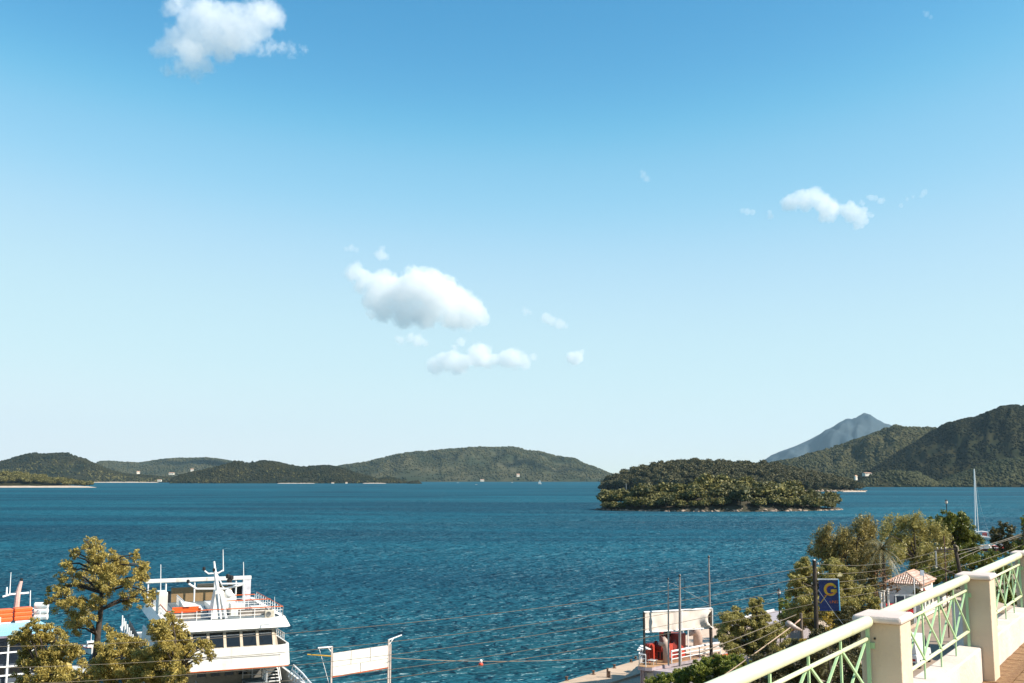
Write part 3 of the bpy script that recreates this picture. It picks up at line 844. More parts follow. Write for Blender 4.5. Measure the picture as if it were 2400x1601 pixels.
def motorboat(c, d, L, m, label, m2=None):
    s = Vector((-d.y, d.x, 0))
    t = thing('motorboat', label, 'boat', c)
    rings = []
    for k in range(9):
        u = k / 8; w = L * .17 * (1 if u < .5 else max(.04, math.cos((u - .5) * math.pi * .97) ** .6)); sh = L * .11 + L * .06 * u * u
        q = c + d * ((u - .5) * L)
        rings.append([q + s * w + Vector((0, 0, sh)), q + s * w * .85 + Vector((0, 0, L * .01)), q + Vector((0, 0, -.25)), q - s * w * .85 + Vector((0, 0, L * .01)), q - s * w + Vector((0, 0, sh))])
    MB().loft(rings).build('hull', m, t)
    gw = MB()
    for sg in (-1, 1):
        gw.path([(r[0] if sg > 0 else r[4]) + Vector((0, 0, .02)) for r in rings], L * .013, 6)
    gw.build('gunwale', m2 or white, t)
    MB().loft([[c + d * x + s * (w * sg) + Vector((0, 0, z)) for sg, z in ((-1, L * .12), (-.85, zz), (.85, zz), (1, L * .12))] for x, w, zz in ((-L * .12, L * .12, L * .28), (L * .08, L * .12, L * .28), (L * .16, L * .10, L * .2))]).build('cabin', white, t)
    MB().box(c + d * (L * .145) + Vector((0, 0, L * .225)), .06, L * .17, L * .07, d, s).build('windscreen', dark_glass, t)
    MB().tube(c + Vector((0, 0, L * .28)), c + Vector((0, 0, L * .5)), .05, .03, 6).build('mast', white_metal, t)
    return t
dark_red = pm('dark_red_paint', (.22, .035, .025), .55, var=.15)
motorboat(Pz(2314, 1292, 0), Vector((.8, -.6, 0)), 7.5, dark_red, 'dark red boat moored behind the trees at the right')
motorboat(Pz(2352, 1285, 0) * 1 + Vector((0, 0, 0)), Vector((.9, .3, 0)).normalized(), 8.5, red_paint, 'red boat with white cabin beyond the dark red boat')
motorboat(Pz(212, 1528, 0), Vector((.45, -.89, 0)).normalized(), 5.2, white, 'small red and white boat seen between the tree trunks', red_paint)

# orange buoy
c = Pz(1127, 1561, 0)
t = thing('mooring_buoy', 'small red and white buoy floating on open water', 'buoy', (c.x, c.y, 0))
MB().lathe((c.x, c.y, -.1), [(.12, 0), (.3, .15), (.3, .38), (.22, .5)], 14).build('float', pm('buoy_red', (.75, .07, .03), .45), t, smooth=True)
MB().lathe((c.x, c.y, .4), [(.2, 0), (.2, .3), (.08, .42)], 12).build('cap', white_metal, t, smooth=True)

# ------------------------------------------------------------------ car ferry moored at the left
def rail_run(name, pts, h, parent, m=None, cap=None, step=1.3, r=.035, mids=2):
    """guard rail: stanchions + horizontal bars (one part), handrail (sub-part)"""
    m = m or white_metal; b = MB(); cp = MB()
    for a, c in zip(pts[:-1], pts[1:]):
        a, c = Vector(a), Vector(c); n = max(1, int(round((c - a).length / step)))
        for k in range(n + 1):
            q = a.lerp(c, k / n); b.tube(q, q + Vector((0, 0, h)), r, r, 6)
        for j in range(1, mids + 1):
            z = Vector((0, 0, h * j / (mids + 1))); b.tube(a + z, c + z, r * .75, r * .75, 6)
        cp.tube(a + Vector((0, 0, h)), c + Vector((0, 0, h)), r * 1.5, r * 1.5, 6)
    o = b.build(name, m, parent)
    cp.build('handrail', cap or m, o)
    return o

def ferry():
    O = Vector((-28.15, 105.75, 0))
    e = Vector((.915, .403, 0)).normalized(); b = Vector((e.y, -e.x, 0))
    def L(u, v, z): return O + e * u + b * v + Vector((0, 0, z))
    t = thing('car_ferry', 'big white car ferry with a mast and open top deck moored beside the trees', 'ferry', O)
    def slab(mb, u0, u1, v0, v1, z0, z1):
        return mb.hexa([L(u0, v0, z0), L(u0, v1, z0), L(u1, v1, z0), L(u1, v0, z0), L(u0, v0, z1), L(u0, v1, z1), L(u1, v1, z1), L(u1, v0, z1)])
    # hull
    rings = []
    for v, w, zt in ((-50, 6.2, 4.2), (-44, 7.0, 4.2), (-10, 7.0, 4.2), (2, 7.0, 4.3), (8, 6.6, 4.6), (13, 5.2, 4.9), (15, 4.2, 5.0)):
        rings.append([L(-w, v, zt), L(-w, v, zt - .4), L(-w * .97, v, 1.6), L(-w * .9, v, -.6), L(w * .9, v, -.6), L(w * .97, v, 1.6), L(w, v, zt - .4), L(w, v, zt),
                      L(w - .25, v, zt), L(w - .25, v, 2.7), L(-w + .25, v, 2.7), L(-w + .25, v, zt)])
    MB().loft(rings).build('hull', white, t)
    slab(MB(), -6.6, 6.6, -48, 13.5, 2.72, 2.76).build('car_deck', grey_deck, t)
    slab(MB(), -5, 5, 15.1, 20, .9, 1.2).build('bow_ramp', grey_deck, t)
    # enclosed car-deck house below the bridge
    lc = slab(MB(), -4.6, 3.0, -19, -3.2, 2.78, 5.48).build('lower_cabin', tan_paint, t)
    for k in range(4):
        u = -2.2 + k * 1.35
        slab(MB(), u, u + .85, -3.19, -3.14, 4.25, 4.95).build('window', dark_glass, lc)
    slab(MB(), -4.65, -3.2, -3.3, -3.12, 2.8, 5.4).build('door', black_paint, lc)
    slab(MB(), 3.0, 6.7, -19, -7.5, 2.78, 5.48).build('side_casing', pm('grey_shade_paint', (.16, .15, .13), .6), t)
    # passenger deck: white front bulwark with rounded corners, side bulwarks
    def bulwark(u0, u1, vf, vb, z0, z1, flare=.0, th=.18, rc=.9, nseg=5):
        mb = MB(); loop = []
        loop.append((u0, vb)); 
        for k in range(nseg + 1):
            a = math.pi / 2 * k / nseg
            loop.append((u0 + rc - rc * math.cos(a), vf - rc + rc * math.sin(a)))
        for k in range(nseg + 1):
            a = math.pi / 2 * k / nseg
            loop.append((u1 - rc + rc * math.sin(a), vf - rc + rc * math.cos(a)))
        loop.append((u1, vb))
        cu, cv = (u0 + u1) / 2, (vf + vb) / 2
        def ins(p, d):
            return (p[0] - math.copysign(d, p[0] - cu), p[1] - (d if p[1] > vf - rc * 1.2 else 0))
        rr = []
        for p in loop:
            i_ = ins(p, th); f_ = ins(p, -flare)
            rr.append([L(*p, z0), L(*f_, z1), L(*ins(p, th - flare), z1), L(*i_, z0)])
        return mb.loft(rr), loop
    d2 = MB(); slab(d2, -6.1, 6.05, -19.5, .6, 5.45, 5.6); d2.build('passenger_deck', grey_deck, t)
    bw, _ = bulwark(-6.3, 6.3, 1.1, -19.5, 5.55, 7.55, flare=-.12); bw.build('bulwark', white, t)
    slab(MB(), -6.0, 6.0, .5, 1.12, 5.47, 5.55).build('rubbing_strake', orange_paint, t)
    # plate seam along the bulwark, a strip darker than its white
    slab(MB(), -5.2, 5.2, 1.0, 1.085, 6.62, 6.66).build('plate_seam', pm('seam_grey', (.45, .40, .36), .6), t)
    # wheelhouse: raked window front
    wh = MB()
    wh.hexa([L(-5.0, .75, 7.4), L(-5.0, -9, 7.4), L(5.0, -9, 7.4), L(5.0, .75, 7.4), L(-5.0, -.35, 9.25), L(-5.0, -9, 9.25), L(4.85, -9, 9.25), L(4.85, -.35, 9.25)])
    w_ = wh.build('wheelhouse', tan_paint, t)
    def wp(u, h, off=.02):      # point on the raked front
        return L(u, .75 - 1.1 * h + off, 7.4 + 1.85 * h)
    us = [-4.75, -3.2, -1.35, .2, 2.35, 3.35, 4.75]
    us = [-4.8, -3.15, -1.45, .25, 2.35, 3.35]
    edges = [(-4.75, -3.25), (-3.05, -1.45), (-1.25, .35), (.55, 2.65), (2.85, 3.75), (3.9, 4.75)]
    edges = [(-4.75, -3.1), (-2.85, -1.2), (-.95, .55), (.8, 2.85), (3.1, 4.0)]
    edges = [(-4.72 + i * 1.58, -4.72 + i * 1.58 + 1.26) for i in range(6)]
    for a, c in edges:
        MB().prism([wp(a, .12), wp(c, .12), wp(c, .80), wp(a, .80)], b * .04).build('window', dark_glass, w_)
        MB().prism([wp(a + .05, .66, .07), wp(c - .05, .66, .07), wp(c - .05, .70, .07), wp(a + .05, .70, .07)], b * .02).build('wiper_rail', steel, w_)
    for i in range(7):
        a = -4.72 + i * 1.58 - .30
        MB().prism([wp(a, 0, .03), wp(a + .27, 0, .03), wp(a + .27, .9, .03), wp(a, .9, .03)], b * .10).build('mullion', pm('mullion_paint', (.52, .42, .31), .5), w_)
    MB().prism([wp(-4.9, .84, .05), wp(4.85, .84, .05), wp(4.85, .98, .05), wp(-4.9, .98, .05)], b * .12).build('blind_box', white, w_)
    for u in (-5.02, 4.93):
        slab(MB(), u - .02, u + .04, -6.5, -1.8, 8.0, 8.9).build('side_window', dark_glass, w_)
    # top deck with sloped white fascia
    slab(MB(), -5.9, 5.9, -19.2, -.2, 9.22, 10.02).build('top_deck', grey_deck, t)
    fa, _ = bulwark(-6.35, 6.35, .55, -19.2, 9.2, 10.12, flare=-.45, th=.5, rc=.8); fa.build('fascia', white, t)
    rl = [L(-5.6, -14, 10.1), L(-5.6, -.45, 10.1), L(5.6, -.45, 10.1), L(5.6, -15, 10.1)]
    rail_run('guard_rail', rl, 1.0, t, cap=orange_paint, step=1.35)
    # canvas dodgers behind the front rail
    slab(MB(), -5.3, -2.4, -.62, -.58, 10.3, 10.95).build('rail_screen', pm('grey_canvas', (.34, .29, .25), .9), t)
    slab(MB(), 1.2, 4.6, -.62, -.58, 10.3, 10.95).build('rail_screen', MATS['grey_canvas'], t)
    # mast house + mast
    mh = MB().hexa([L(-1.25, -4.2, 10.03), L(-1.25, -1.5, 10.03), L(.3, -1.5, 10.03), L(.3, -4.2, 10.03), L(-.85, -3.6, 12.7), L(-.85, -2.3, 12.7), L(.0, -2.3, 12.7), L(.0, -3.6, 12.7)]).build('mast_house', white, t, bevel=.08)
    MB().tube(L(.15, -1.35, 10.05), L(-.35, -2.1, 12.5), .16, .12, 8).build('stay', white_metal, mh)
    MB().tube(L(-.35, -1.4, 10.05), L(-.6, -2.1, 12.5), .12, .1, 8).build('stay', white_metal, mh)
    ms = MB().path([L(-.5, -2.8, 12.6), L(-.8, -2.8, 14.2), L(-1.0, -2.8, 15.6)], [.22, .16, .10], 8).build('mast', white_metal, t)
    MB().tube(L(.05, -2.8, 12.9), L(-.65, -2.8, 14.3), .07, .06, 6).build('brace', white_metal, ms)
    MB().path([L(-3.4, -2.8, 13.5), L(-2.6, -2.8, 12.95), L(.2, -2.8, 12.85), L(2.0, -2.8, 13.2)], .1, 6).build('lower_yard', white_metal, ms)
    MB().path([L(-1.9, -2.8, 14.7), L(-1.5, -2.8, 14.4), L(-.5, -2.8, 14.45), L(-.05, -2.8, 14.7)], .08, 6).build('upper_yard', white_metal, ms)
    MB().tube(L(-.05, -2.8, 14.6), L(-.15, -2.8, 16.75), .06, .035, 6).build('whip_aerial', white_metal, ms)
    for u, z in ((-3.45, 13.65), (-1.95, 14.85), (-.95, 14.7)):
        MB().lathe(L(u, -2.8, z - .12), [(.10, 0), (.16, .05), (.16, .3), (.08, .36)], 10).build('lamp', black_paint, ms)
    MB().box(L(.9, -2.5, 13.35), 2.3, .22, .16, (e * .97 + b * .24).normalized(), None or (b * .97 - e * .24).normalized()).build('radar_scanner', white_metal, ms, bevel=.04)
    MB().lathe(L(.5, -2.6, 12.2), [(.1, -.3), (.42, -.1), (.46, .2), (.3, .5), (.1, .6)], 12).build('radome', white_metal, ms, smooth=True)
    # funnel
    fn = slab(MB(), 1.0, 2.1, -9.5, -8.2, 10.03, 11.7).build('funnel', white, t, bevel=.08)
    MB().path([L(1.65, -8.8, 11.6), L(1.65, -8.8, 12.3), L(1.65, -8.8, 12.6)], [.13, .13, .2], 8).build('exhaust_pipe', pm('brass_pipe', (.35, .22, .10), .4), fn)
    ex = MB()
    for dz, du, r in ((12.45, 0, .26), (12.8, -.12, .28), (13.15, .05, .28), (13.3, -.28, .24)): ex.lathe(L(1.65 + du, -8.8, dz), [(r * .6, 0), (r, .1), (r, .38), (r * .6, .48)], 10)
    ex.build('exhaust_cowl', black_paint, fn)
    # aft awning frame
    gz = 12.35
    gf = slab(MB(), -6.3, 5.3, -17.4, -16.9, gz, gz + .42).build('awning_frame', white, t, bevel=.06)
    slab(MB(), 4.35, 5.25, -17.4, -16.9, 10.05, gz).build('awning_leg', pm('pale_lilac', (.66, .63, .66), .5), gf)
    for u in (-6.0, -4.1, -1.0, 1.2, 3.6):
        MB().tube(L(u, -17.1, 10.05), L(u, -17.1, gz), .09, .09, 6).build('awning_leg', white_metal, gf)
    slab(MB(), -3.4, 2.9, -18.2, -18.0, 10.05, 11.65).build('canvas_screen', brown_board, t)
    slab(MB(), -.6, 2.2, -18.3, -17.95, 11.66, 11.95).build('screen_roll', tan_paint, t)
    slab(MB(), -6.2, -3.45, -18.2, -18.0, 10.05, 11.3).build('dark_screen', black_paint, t)
    slab(MB(), 3.0, 5.2, -18.2, -18.0, 10.4, 11.6).build('dark_screen', black_paint, t)
    # side rails aft, lockers, benches
    rail_run('guard_rail', [L(-6.0, -18.9, 10.05), L(-6.0, -14.5, 10.05)], 1.05, t, cap=orange_paint, step=1.4)
    rail_run('guard_rail', [L(-3.0, -15.8, 10.05), L(-3.0, -8.5, 10.05)], 1.0, t, cap=white_metal, step=1.1)
    rail_run('guard_rail', [L(.6, -12.2, 10.05), L(4.9, -12.2, 10.05)], 1.1, t, cap=orange_paint, step=1.1)
    rail_run('guard_rail', [L(1.0, -7.0, 10.05), L(5.6, -7.0, 10.05)], 1.1, t, cap=orange_paint, step=1.1)
    MB().hexa([L(-3.2, -12, 10.04), L(-3.2, -8, 10.04), L(-.9, -7.5, 10.04), L(-.9, -11.5, 10.04), L(-3.2, -12, 10.9), L(-3.2, -8, 10.7), L(-.9, -7.5, 10.2), L(-.9, -11.5, 10.4)]).build('stair_cover', white, t)
    slab(MB(), -.75, 2.0, -11, -5.3, 10.04, 10.85).build('locker', white, t, bevel=.05)
    slab(MB(), 3.2, 4.6, -5.8, -4.4, 10.04, 10.7).build('locker', white, t, bevel=.05)
    slab(MB(), .9, 2.3, -4.8, -3.2, 10.04, 11.2).build('locker', white, t, bevel=.05)
    for v in (-4.8, -3.2):
        bn = MB(); slab(bn, -4.6, -2.0, v - .45, v, 10.45, 10.55); slab(bn, -4.6, -2.0, v - .5, v - .42, 10.55, 10.95); slab(bn, -4.5, -4.4, v - .4, v - .05, 10.04, 10.45); slab(bn, -2.2, -2.1, v - .4, v - .05, 10.04, 10.45)
        bn.build('bench', orange_plastic, t)
    slab(MB(), -5.8, -4.9, -9.5, -7.0, 10.04, 12.3).build('ventilator_casing', white, t, bevel=.06)
    # air conditioner on the front deck edge
    ac = slab(MB(), 3.75, 4.65, -.35, .05, 10.14, 10.82).build('air_conditioner', pm('beige_casing', (.62, .55, .44), .5), t, bevel=.03)
    cc = L(4.1, .06, 10.48)
    fan = MB(); pr = []
    for rr_, off in ((.26, 0), (.26, .03), (.20, .03), (.20, 0)):
        pr.append([cc + b * off + e * (rr_ * math.cos(2 * math.pi * k / 16)) + Vector((0, 0, rr_ * math.sin(2 * math.pi * k / 16))) for k in range(16)])
    fan.loft(pr); fan.build('fan_grille', steel, ac)
    # aerials
    MB().tube(L(2.3, -3.5, 10.05), L(2.05, -3.5, 15.4), .07, .035, 6).build('whip_aerial', white_metal, t)
    MB().tube(L(-4.9, -14.0, 10.05), L(-5.05, -14.0, 14.6), .07, .035, 6).build('whip_aerial', white_metal, t)
    MB().tube(L(4.75, -.3, 10.1), L(4.72, -.3, 12.1), .03, .02, 6).build('flag_staff', white_metal, t)
    # lamp bracket in front of the bulwark
    MB().tube(L(3.3, .3, 9.5), L(3.9, 1.9, 9.7), .05, .04, 6).build('lamp_bracket', white_metal, t)
    # side rails of the passenger deck and side windows
    for sg in (-1, 1):
        for k in range(3):
            u = sg * 5.3; v0 = -10 - k * 2.6
            slab(MB(), u - .03, u + .03, v0 - 1.9, v0, 7.75, 8.9).build('saloon_window', dark_glass, t)
    slab(MB(), -5.25, 5.25, -18.5, -9, 7.5, 9.2).build('saloon', white, t)
    for k in range(12):
        v = -9 - 3.1 * k
        for sg in (-1, 1):
            MB().box(L(sg * 6.8, v, 5.0), .14, .5, 1.7, e, b * -1).build('side_pillar', white_metal, t)
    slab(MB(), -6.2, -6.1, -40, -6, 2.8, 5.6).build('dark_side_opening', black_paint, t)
    rail_run('guard_rail', [L(5.0, -6.5, 7.6), L(5.9, -6.5, 7.6), L(5.95, -1.2, 7.6)], .75, t, step=.9, mids=1)
    # stairs at the right of the car deck
    st = MB()
    for k in range(9): slab(st, 4.3, 5.7, -3.4 + k * .26, -3.18 + k * .26, 5.2 - k * .27, 5.26 - k * .27)
    so = st.build('stair', white_metal, t)
    for u in (4.2, 5.75):
        MB().tube(L(u, -3.5, 5.3), L(u, -1.0, 2.8), .06, .06, 6).build('stringer', white_metal, so)
        MB().tube(L(u, -3.5, 6.2), L(u, -1.0, 3.8), .05, .05, 6).build('handrail', white_metal, so)
    rail_run('guard_rail', [L(2.2, -2.6, 3.9), L(4.0, -2.2, 3.9), L(4.0, .6, 3.9)], 1.1, t, step=.8)
    for u in (2.2, 3.1, 4.0): slab(MB(), u - .05, u + .05, -2.6, -2.5, 2.78, 3.9).build('platform_leg', white_metal, t)
    slab(MB(), 2.1, 4.1, -2.7, .7, 3.8, 3.9).build('platform', grey_deck, t)
    # curved bow bulwark rail at the right
    cb = [L(6.75, 0, 5.3), L(7.1, 2.5, 4.9), L(7.2, 5, 4.55), L(6.9, 8, 4.7), L(6.0, 11, 4.95)]
    MB().path(cb, .09, 8).build('bow_rail', white_metal, t)
    cb2 = [p - Vector((0, 0, .45)) - e * .15 for p in cb]
    br = MB().path(cb2, .07, 8)
    for k in range(14):
        x = k / 13 * (len(cb) - 1); i = min(int(x), len(cb) - 2); f = x - i
        q = cb[i].lerp(cb[i + 1], f); br.tube(q, q - Vector((0, 0, 1.1)) - e * .5, .05, .05, 5)
    br.build('bow_rail', white_metal, t)
    rail_run('guard_rail', [L(-5.8, 1.0, 2.8), L(-3.9, 1.6, 2.8), L(-3.7, -1.5, 2.8)], 1.1, t, step=1.0, mids=1, r=.05)
    rail_run('guard_rail', [L(-2.6, .2, 2.8), L(-2.4, -2.4, 2.8)], 1.2, t, step=1.0, mids=1, r=.05)
    # deck gear: winches and lockers in front of the lower cabin
    for u, v, w_, h_, m in ((-.9, -.9, 1.5, .8, white), (.8, -1.4, 1.4, .7, orange_paint), (1.6, .3, .9, .7, tan_paint), (-.2, .6, .9, .55, black_paint)):
        slab(MB(), u, u + w_, v - .8, v, 2.78, 2.78 + h_).build('deck_box', m, t, bevel=.05)
    for u in (.2, 2.4):
        wn_ = MB(); c = L(u, -1.0, 3.3); wn_.tube(c - e * .5, c + e * .5, .35, .35, 12); wn_.tube(c - e * .56, c - e * .5, .5, .5, 12); wn_.tube(c + e * .5, c + e * .56, .5, .5, 12)
        wn_.build('winch', pm('winch_paint', (.30, .26, .22), .5, var=.2), t)
ferry()

# ------------------------------------------------------------------ passenger boat at the left edge, light blue roof
def blue_boat():
    O = Vector((-44.2, 104.8, 0))
    e = Vector((.80, .60, 0)).normalized(); b = Vector((e.y, -e.x, 0))
    def L(u, v, z): return O + e * u + b * v + Vector((0, 0, z))
    t = thing('passenger_boat', 'passenger boat with a light blue roof and orange rafts at the left edge', 'boat', O)
    def slab(mb, u0, u1, v0, v1, z0, z1):
        return mb.hexa([L(u0, v0, z0), L(u0, v1, z0), L(u1, v1, z0), L(u1, v0, z0), L(u0, v0, z1), L(u0, v1, z1), L(u1, v1, z1), L(u1, v0, z1)])
    blue = pm('light_blue_paint', (.30, .60, .74), .5, var=.06, scale=.6)
    slab(MB(), -20, 0, -9.8, .1, 9.15, 9.32).build('roof', blue, t)
    slab(MB(), -20.1, .1, -9.9, .2, 8.95, 9.14).build('roof_edge', pm('violet_grey', (.20, .17, .22), .6), t)
    rings = [[L(u, v, z) for v, z in ((-11, 4.3), (-10.4, -.6), (1.0, -.6), (1.8, 4.3))] for u in (-22, -4, 1.0)]
    rings.append([L(3.5, v, z) for v, z in ((-4.4, 4.9), (-3.4, 0), (-2.8, 0), (-1.8, 4.9))])
    MB().loft(rings).build('hull', white, t)
    slab(MB(), -21, .6, -7.6, 1.5, 4.28, 4.36).build('deck', grey_deck, t)
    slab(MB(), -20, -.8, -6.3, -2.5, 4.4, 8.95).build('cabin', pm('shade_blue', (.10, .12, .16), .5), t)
    for k in range(6):
        u = -.5 - k * 2.0
        MB().tube(L(u, .05, 4.4), L(u, .05, 8.95), .09, .09, 6).build('roof_post', white_metal, t)
    for z in (5.5, 6.3, 7.6):
        slab(MB(), -14, -1.2, .0, .1, z - .08, z + .05).build('side_bar', white_metal, t)
    for k in range(4):
        u = -2.6 - k * 1.9
        slab(MB(), u - .08, u + .08, -.02, .12, 5.5, 7.6).build('frame_bar', white_metal, t)
        slab(MB(), u - 1.7, u - .2, -.02, .06, 5.6, 6.25).build('window', dark_glass, t)
    # lower canopy with lettering, and the yellow deck gear
    cn = slab(MB(), -14, -.9, .3, 3.0, 4.62, 4.8).build('canopy', white, t)
    slab(MB(), -14, -.9, 3.0, 3.06, 4.0, 4.8).build('canopy_valance', white, cn)
    slab(MB(), -2.4, -1.2, .6, 1.6, 4.82, 5.35).build('yellow_box', pm('yellow_plastic', (.72, .36, .02), .5), t, bevel=.05)
    MB().lathe(L(-1.7, 1.1, 5.36), [(.75, .3), (.7, .42), (.35, .6), (.05, .66)], 14).build('white_lid', white, t, smooth=True)
    for k, ch in enumerate('IONION'):
        p = L(-3.3 + k * .42, 3.08, 4.2) - O
        letter(ch, .62, .012, Matrix.Translation(p) @ Matrix(((e.x, 0, b.x, 0), (e.y, 0, b.y, 0), (0, 1, 0, 0), (0, 0, 0, 1))), black_paint, t)
    # roof gear
    for k, (u, z0) in enumerate(((-3.5, 9.55), (-1.65, 9.6))):
        rk = MB()
        for j in range(3):
            slab(rk, u - .85, u + .85, -8.6, -7.6, z0 + j * .42, z0 + j * .42 + .34)
        slab(rk, u - .80, u + .80, -8.55, -7.65, z0 - .1, z0 + 1.2)
        rk.build('orange_raft', orange_plastic, t, bevel=.06)
        slab(MB(), u - .7, u + .7, -8.5, -7.7, 9.33, z0 - .1).build('raft_cradle', white_metal, t)
    a = slab(MB(), -6.0, -4.0, -7.2, -6.3, 9.34, 10.15).build('roof_unit', pm('cream_casing', (.70, .62, .50), .5), t, bevel=.05)
    slab(MB(), -4.55, -4.2, -6.29, -6.26, 9.85, 10.0).build('vent_slot', black_paint, a)
    for k in range(3):
        MB().tube(L(-.4, -8.4, 9.7 + k * .58), L(.7, -7.7, 9.7 + k * .58), .31, .31, 12).build('liferaft_canister', white, t)
    mt = MB().path([L(-2.1, -9.2, 9.3), L(-1.95, -9.2, 12.2), L(-1.7, -9.2, 13.4)], [.34, .26, .16], 8).build('mast', pm('pink_white', (.66, .42, .36), .5), t)
    MB().path([L(-3.4, -9.2, 11.85), L(-2.7, -9.2, 12.05), L(-.9, -9.2, 12.1)], .1, 6).build('yard', white_metal, mt)
    MB().tube(L(-2.75, -9.2, 12.0), L(-2.75, -9.2, 14.3), .06, .03, 6).build('whip_aerial', white_metal, mt)
    MB().tube(L(-3.05, -9.2, 12.0), L(-3.05, -9.2, 12.8), .1, .08, 6).build('lamp', white_metal, mt)
    MB().lathe(L(-1.7, -9.2, 13.3), [(.12, 0), (.17, .05), (.17, .3), (.1, .35)], 8).build('lamp', black_paint, mt)
    MB().tube(L(-.6, -9.5, 9.3), L(-.7, -9.5, 12.3), .07, .05, 6).build('flag_staff', white_metal, t)
    rail_run('guard_rail', [L(-20, -9.6, 9.32), L(-.2, -9.6, 9.32), L(-.2, -7, 9.32)], 1.1, t, step=2.0, mids=1)
blue_boat()

# ------------------------------------------------------------------ white sign board on two posts by the ferry
def signboard():
    Y = 95
    lt, lb = P(778, 1515, Y - 3), P(778, 1601, Y - 3)
    a = P(780, 1531, 92.5); b_ = P(910, 1512, 95.5); a2 = P(778, 1586, 92.5); b2 = P(910, 1564, 95.5)
    d = (b_ - a); d.z = 0; d.normalize(); n = Vector((d.y, -d.x, 0))
    base = Vector((a.x, a.y, 1.3))
    t = thing('sign_board', 'blank white sign board between two posts in front of the water', 'sign board', base)
    zt, zb = (a.z + b_.z) / 2, (a2.z + b2.z) / 2
    zt0, zt1, zb0, zb1 = a.z, b_.z, a2.z, b2.z
    def Q(u, f):  # u along board 0..1, f 0 bottom..1 top
        p = a.lerp(b_, u); p.z = (zb0 + (zb1 - zb0) * u) * (1 - f) + (zt0 + (zt1 - zt0) * u) * f
        return p
    pale = pm('sign_panel', (.80, .77, .71), .6, var=.04, scale=1.5)
    # panels: two rows, joints recessed
    for f0, f1, cuts in ((.415, .985, (0, .32, .665, 1)), (.015, .395, (0, .49, 1))):
        for u0, u1 in zip(cuts[:-1], cuts[1:]):
            e0 = .006
            MB().prism([Q(u0 + e0, f0), Q(u1 - e0, f0), Q(u1 - e0, f1), Q(u0 + e0, f1)], n * .05).build('panel', pale, t)
    MB().prism([Q(0, 0), Q(1, 0), Q(1, 1), Q(0, 1)], n * -.04).build('backing', pm('panel_back', (.42, .34, .28), .7), t)
    MB().prism([Q(-.005, -.03), Q(1.005, -.03), Q(1.005, -.003), Q(-.005, -.003)], n * .09).build('lower_frame', orange_paint, t)
    for px0, pxt, side in ((778, (778, 1515), -1), (911, (911, 1499), 1)):
        Yp = a.y if side < 0 else b_.y
        top = P(pxt[0], pxt[1], Yp)
        w = .13
        po = MB().box((top.x, top.y, (top.z + 1.2) / 2), w, w, top.z - 1.2, d, -n).build('post', pm('post_metal', (.62, .52, .46), .45, var=.1), t)
        if side > 0:
            MB().box((top.x + d.x * .2, top.y + d.y * .2, (top.z + 1.2) / 2 - .2), w * .7, w, top.z - 1.6, d, -n).build('post', MATS['post_metal'], t)
        tip = top + d * (side * 1.3) + Vector((0, 0, .28 if side > 0 else -.02))
        MB().tube(top + Vector((0, 0, -.04)), tip, .06, .06, 6).build('lamp_arm', white_metal, po)
        MB().tube(top + Vector((0, 0, -.5)), top + d * (side * .45) + Vector((0, 0, .02)), .05, .05, 6).build('brace', white_metal, po)
    l0 = P(748, 1521, a.y); l1 = P(772, 1601, a.y)
    MB().path([l0, (l0 + l1) / 2 - Vector((.02, 0, 0)), l1 - Vector((-.4, 0, 1.5))], .025, 5).build('stay_wire', white_metal, t)
    MB().tube(P(776, 1538, a.y - .1), P(720, 1534, a.y - .6), .06, .05, 6).build('yellow_pole', pm('yellow_paint', (.55, .33, .04), .5), t)
signboard()

# ------------------------------------------------------------------ banner frame above the quayside boat
def banner_frame():
    Yl, Yr = 116.0, 121.0
    A, B = P(1509, 1435, Yl), P(1667, 1426, Yr)
    A2, B2 = P(1509, 1482, Yl), P(1667, 1472, Yr)
    d = B - A; d.z = 0; d.normalize(); n = Vector((d.y, -d.x, 0))
    t = thing('banner_frame', 'creased white canvas banner stretched between dark posts above the quayside boat', 'banner', (A.x, A.y, 1.3))
    N_, M_ = 36, 12; vs_, fs_ = [], []
    for i in range(N_ + 1):
        for j in range(M_ + 1):
            u, f = i / N_, j / M_
            top, bot = A.lerp(B, u), A2.lerp(B2, u)
            p = bot.lerp(top, .03 + .94 * f)
            g = math.exp(-((u - .44 - .05 * f) / .02) ** 2) * .25 + math.exp(-((u - .88 - .10 * (2 * f - 1) ** 2) / .035) ** 2) * .5
            g += math.exp(-((u - .06 - .10 * (1 - f)) / .015) ** 2) * .1 + .05 * math.sin(u * 20 + f * 4) * .4
            vs_.append(p + n * (g * 1.0)); 
    for i in range(N_):
        for j in range(M_):
            k = i * (M_ + 1) + j; fs_.append((k, k + M_ + 1, k + M_ + 2, k + 1))
    MB().add(vs_, fs_).build('canvas', pm('white_canvas', (.70, .61, .54), .9, var=.06, scale=1.2, col2=(.62, .53, .46)), t, smooth=True)
    for p, q in ((A, B), (A2, B2)):
        MB().tube(p, q, .09, .09, 6).build('frame_bar', white_metal, t)
    MB().tube(A.lerp(B, .545), A2.lerp(B2, .545), .09, .09, 6).build('frame_bar', white_metal, t)
    MB().tube(B + d * .1, B2 + d * .1, .12, .12, 6).build('frame_bar', white_metal, t)
    MB().box((A.x, A.y, (A.z + 1.2) / 2), .18, .18, A.z - 1.2, d, -n).build('post', black_paint, t)
    q = B - d * .28 - n * -.15
    MB().box((q.x, q.y, (q.z + 1.2) / 2), .26, .26, q.z - 1.2, d, -n).build('post', wood_pole, t)
banner_frame()

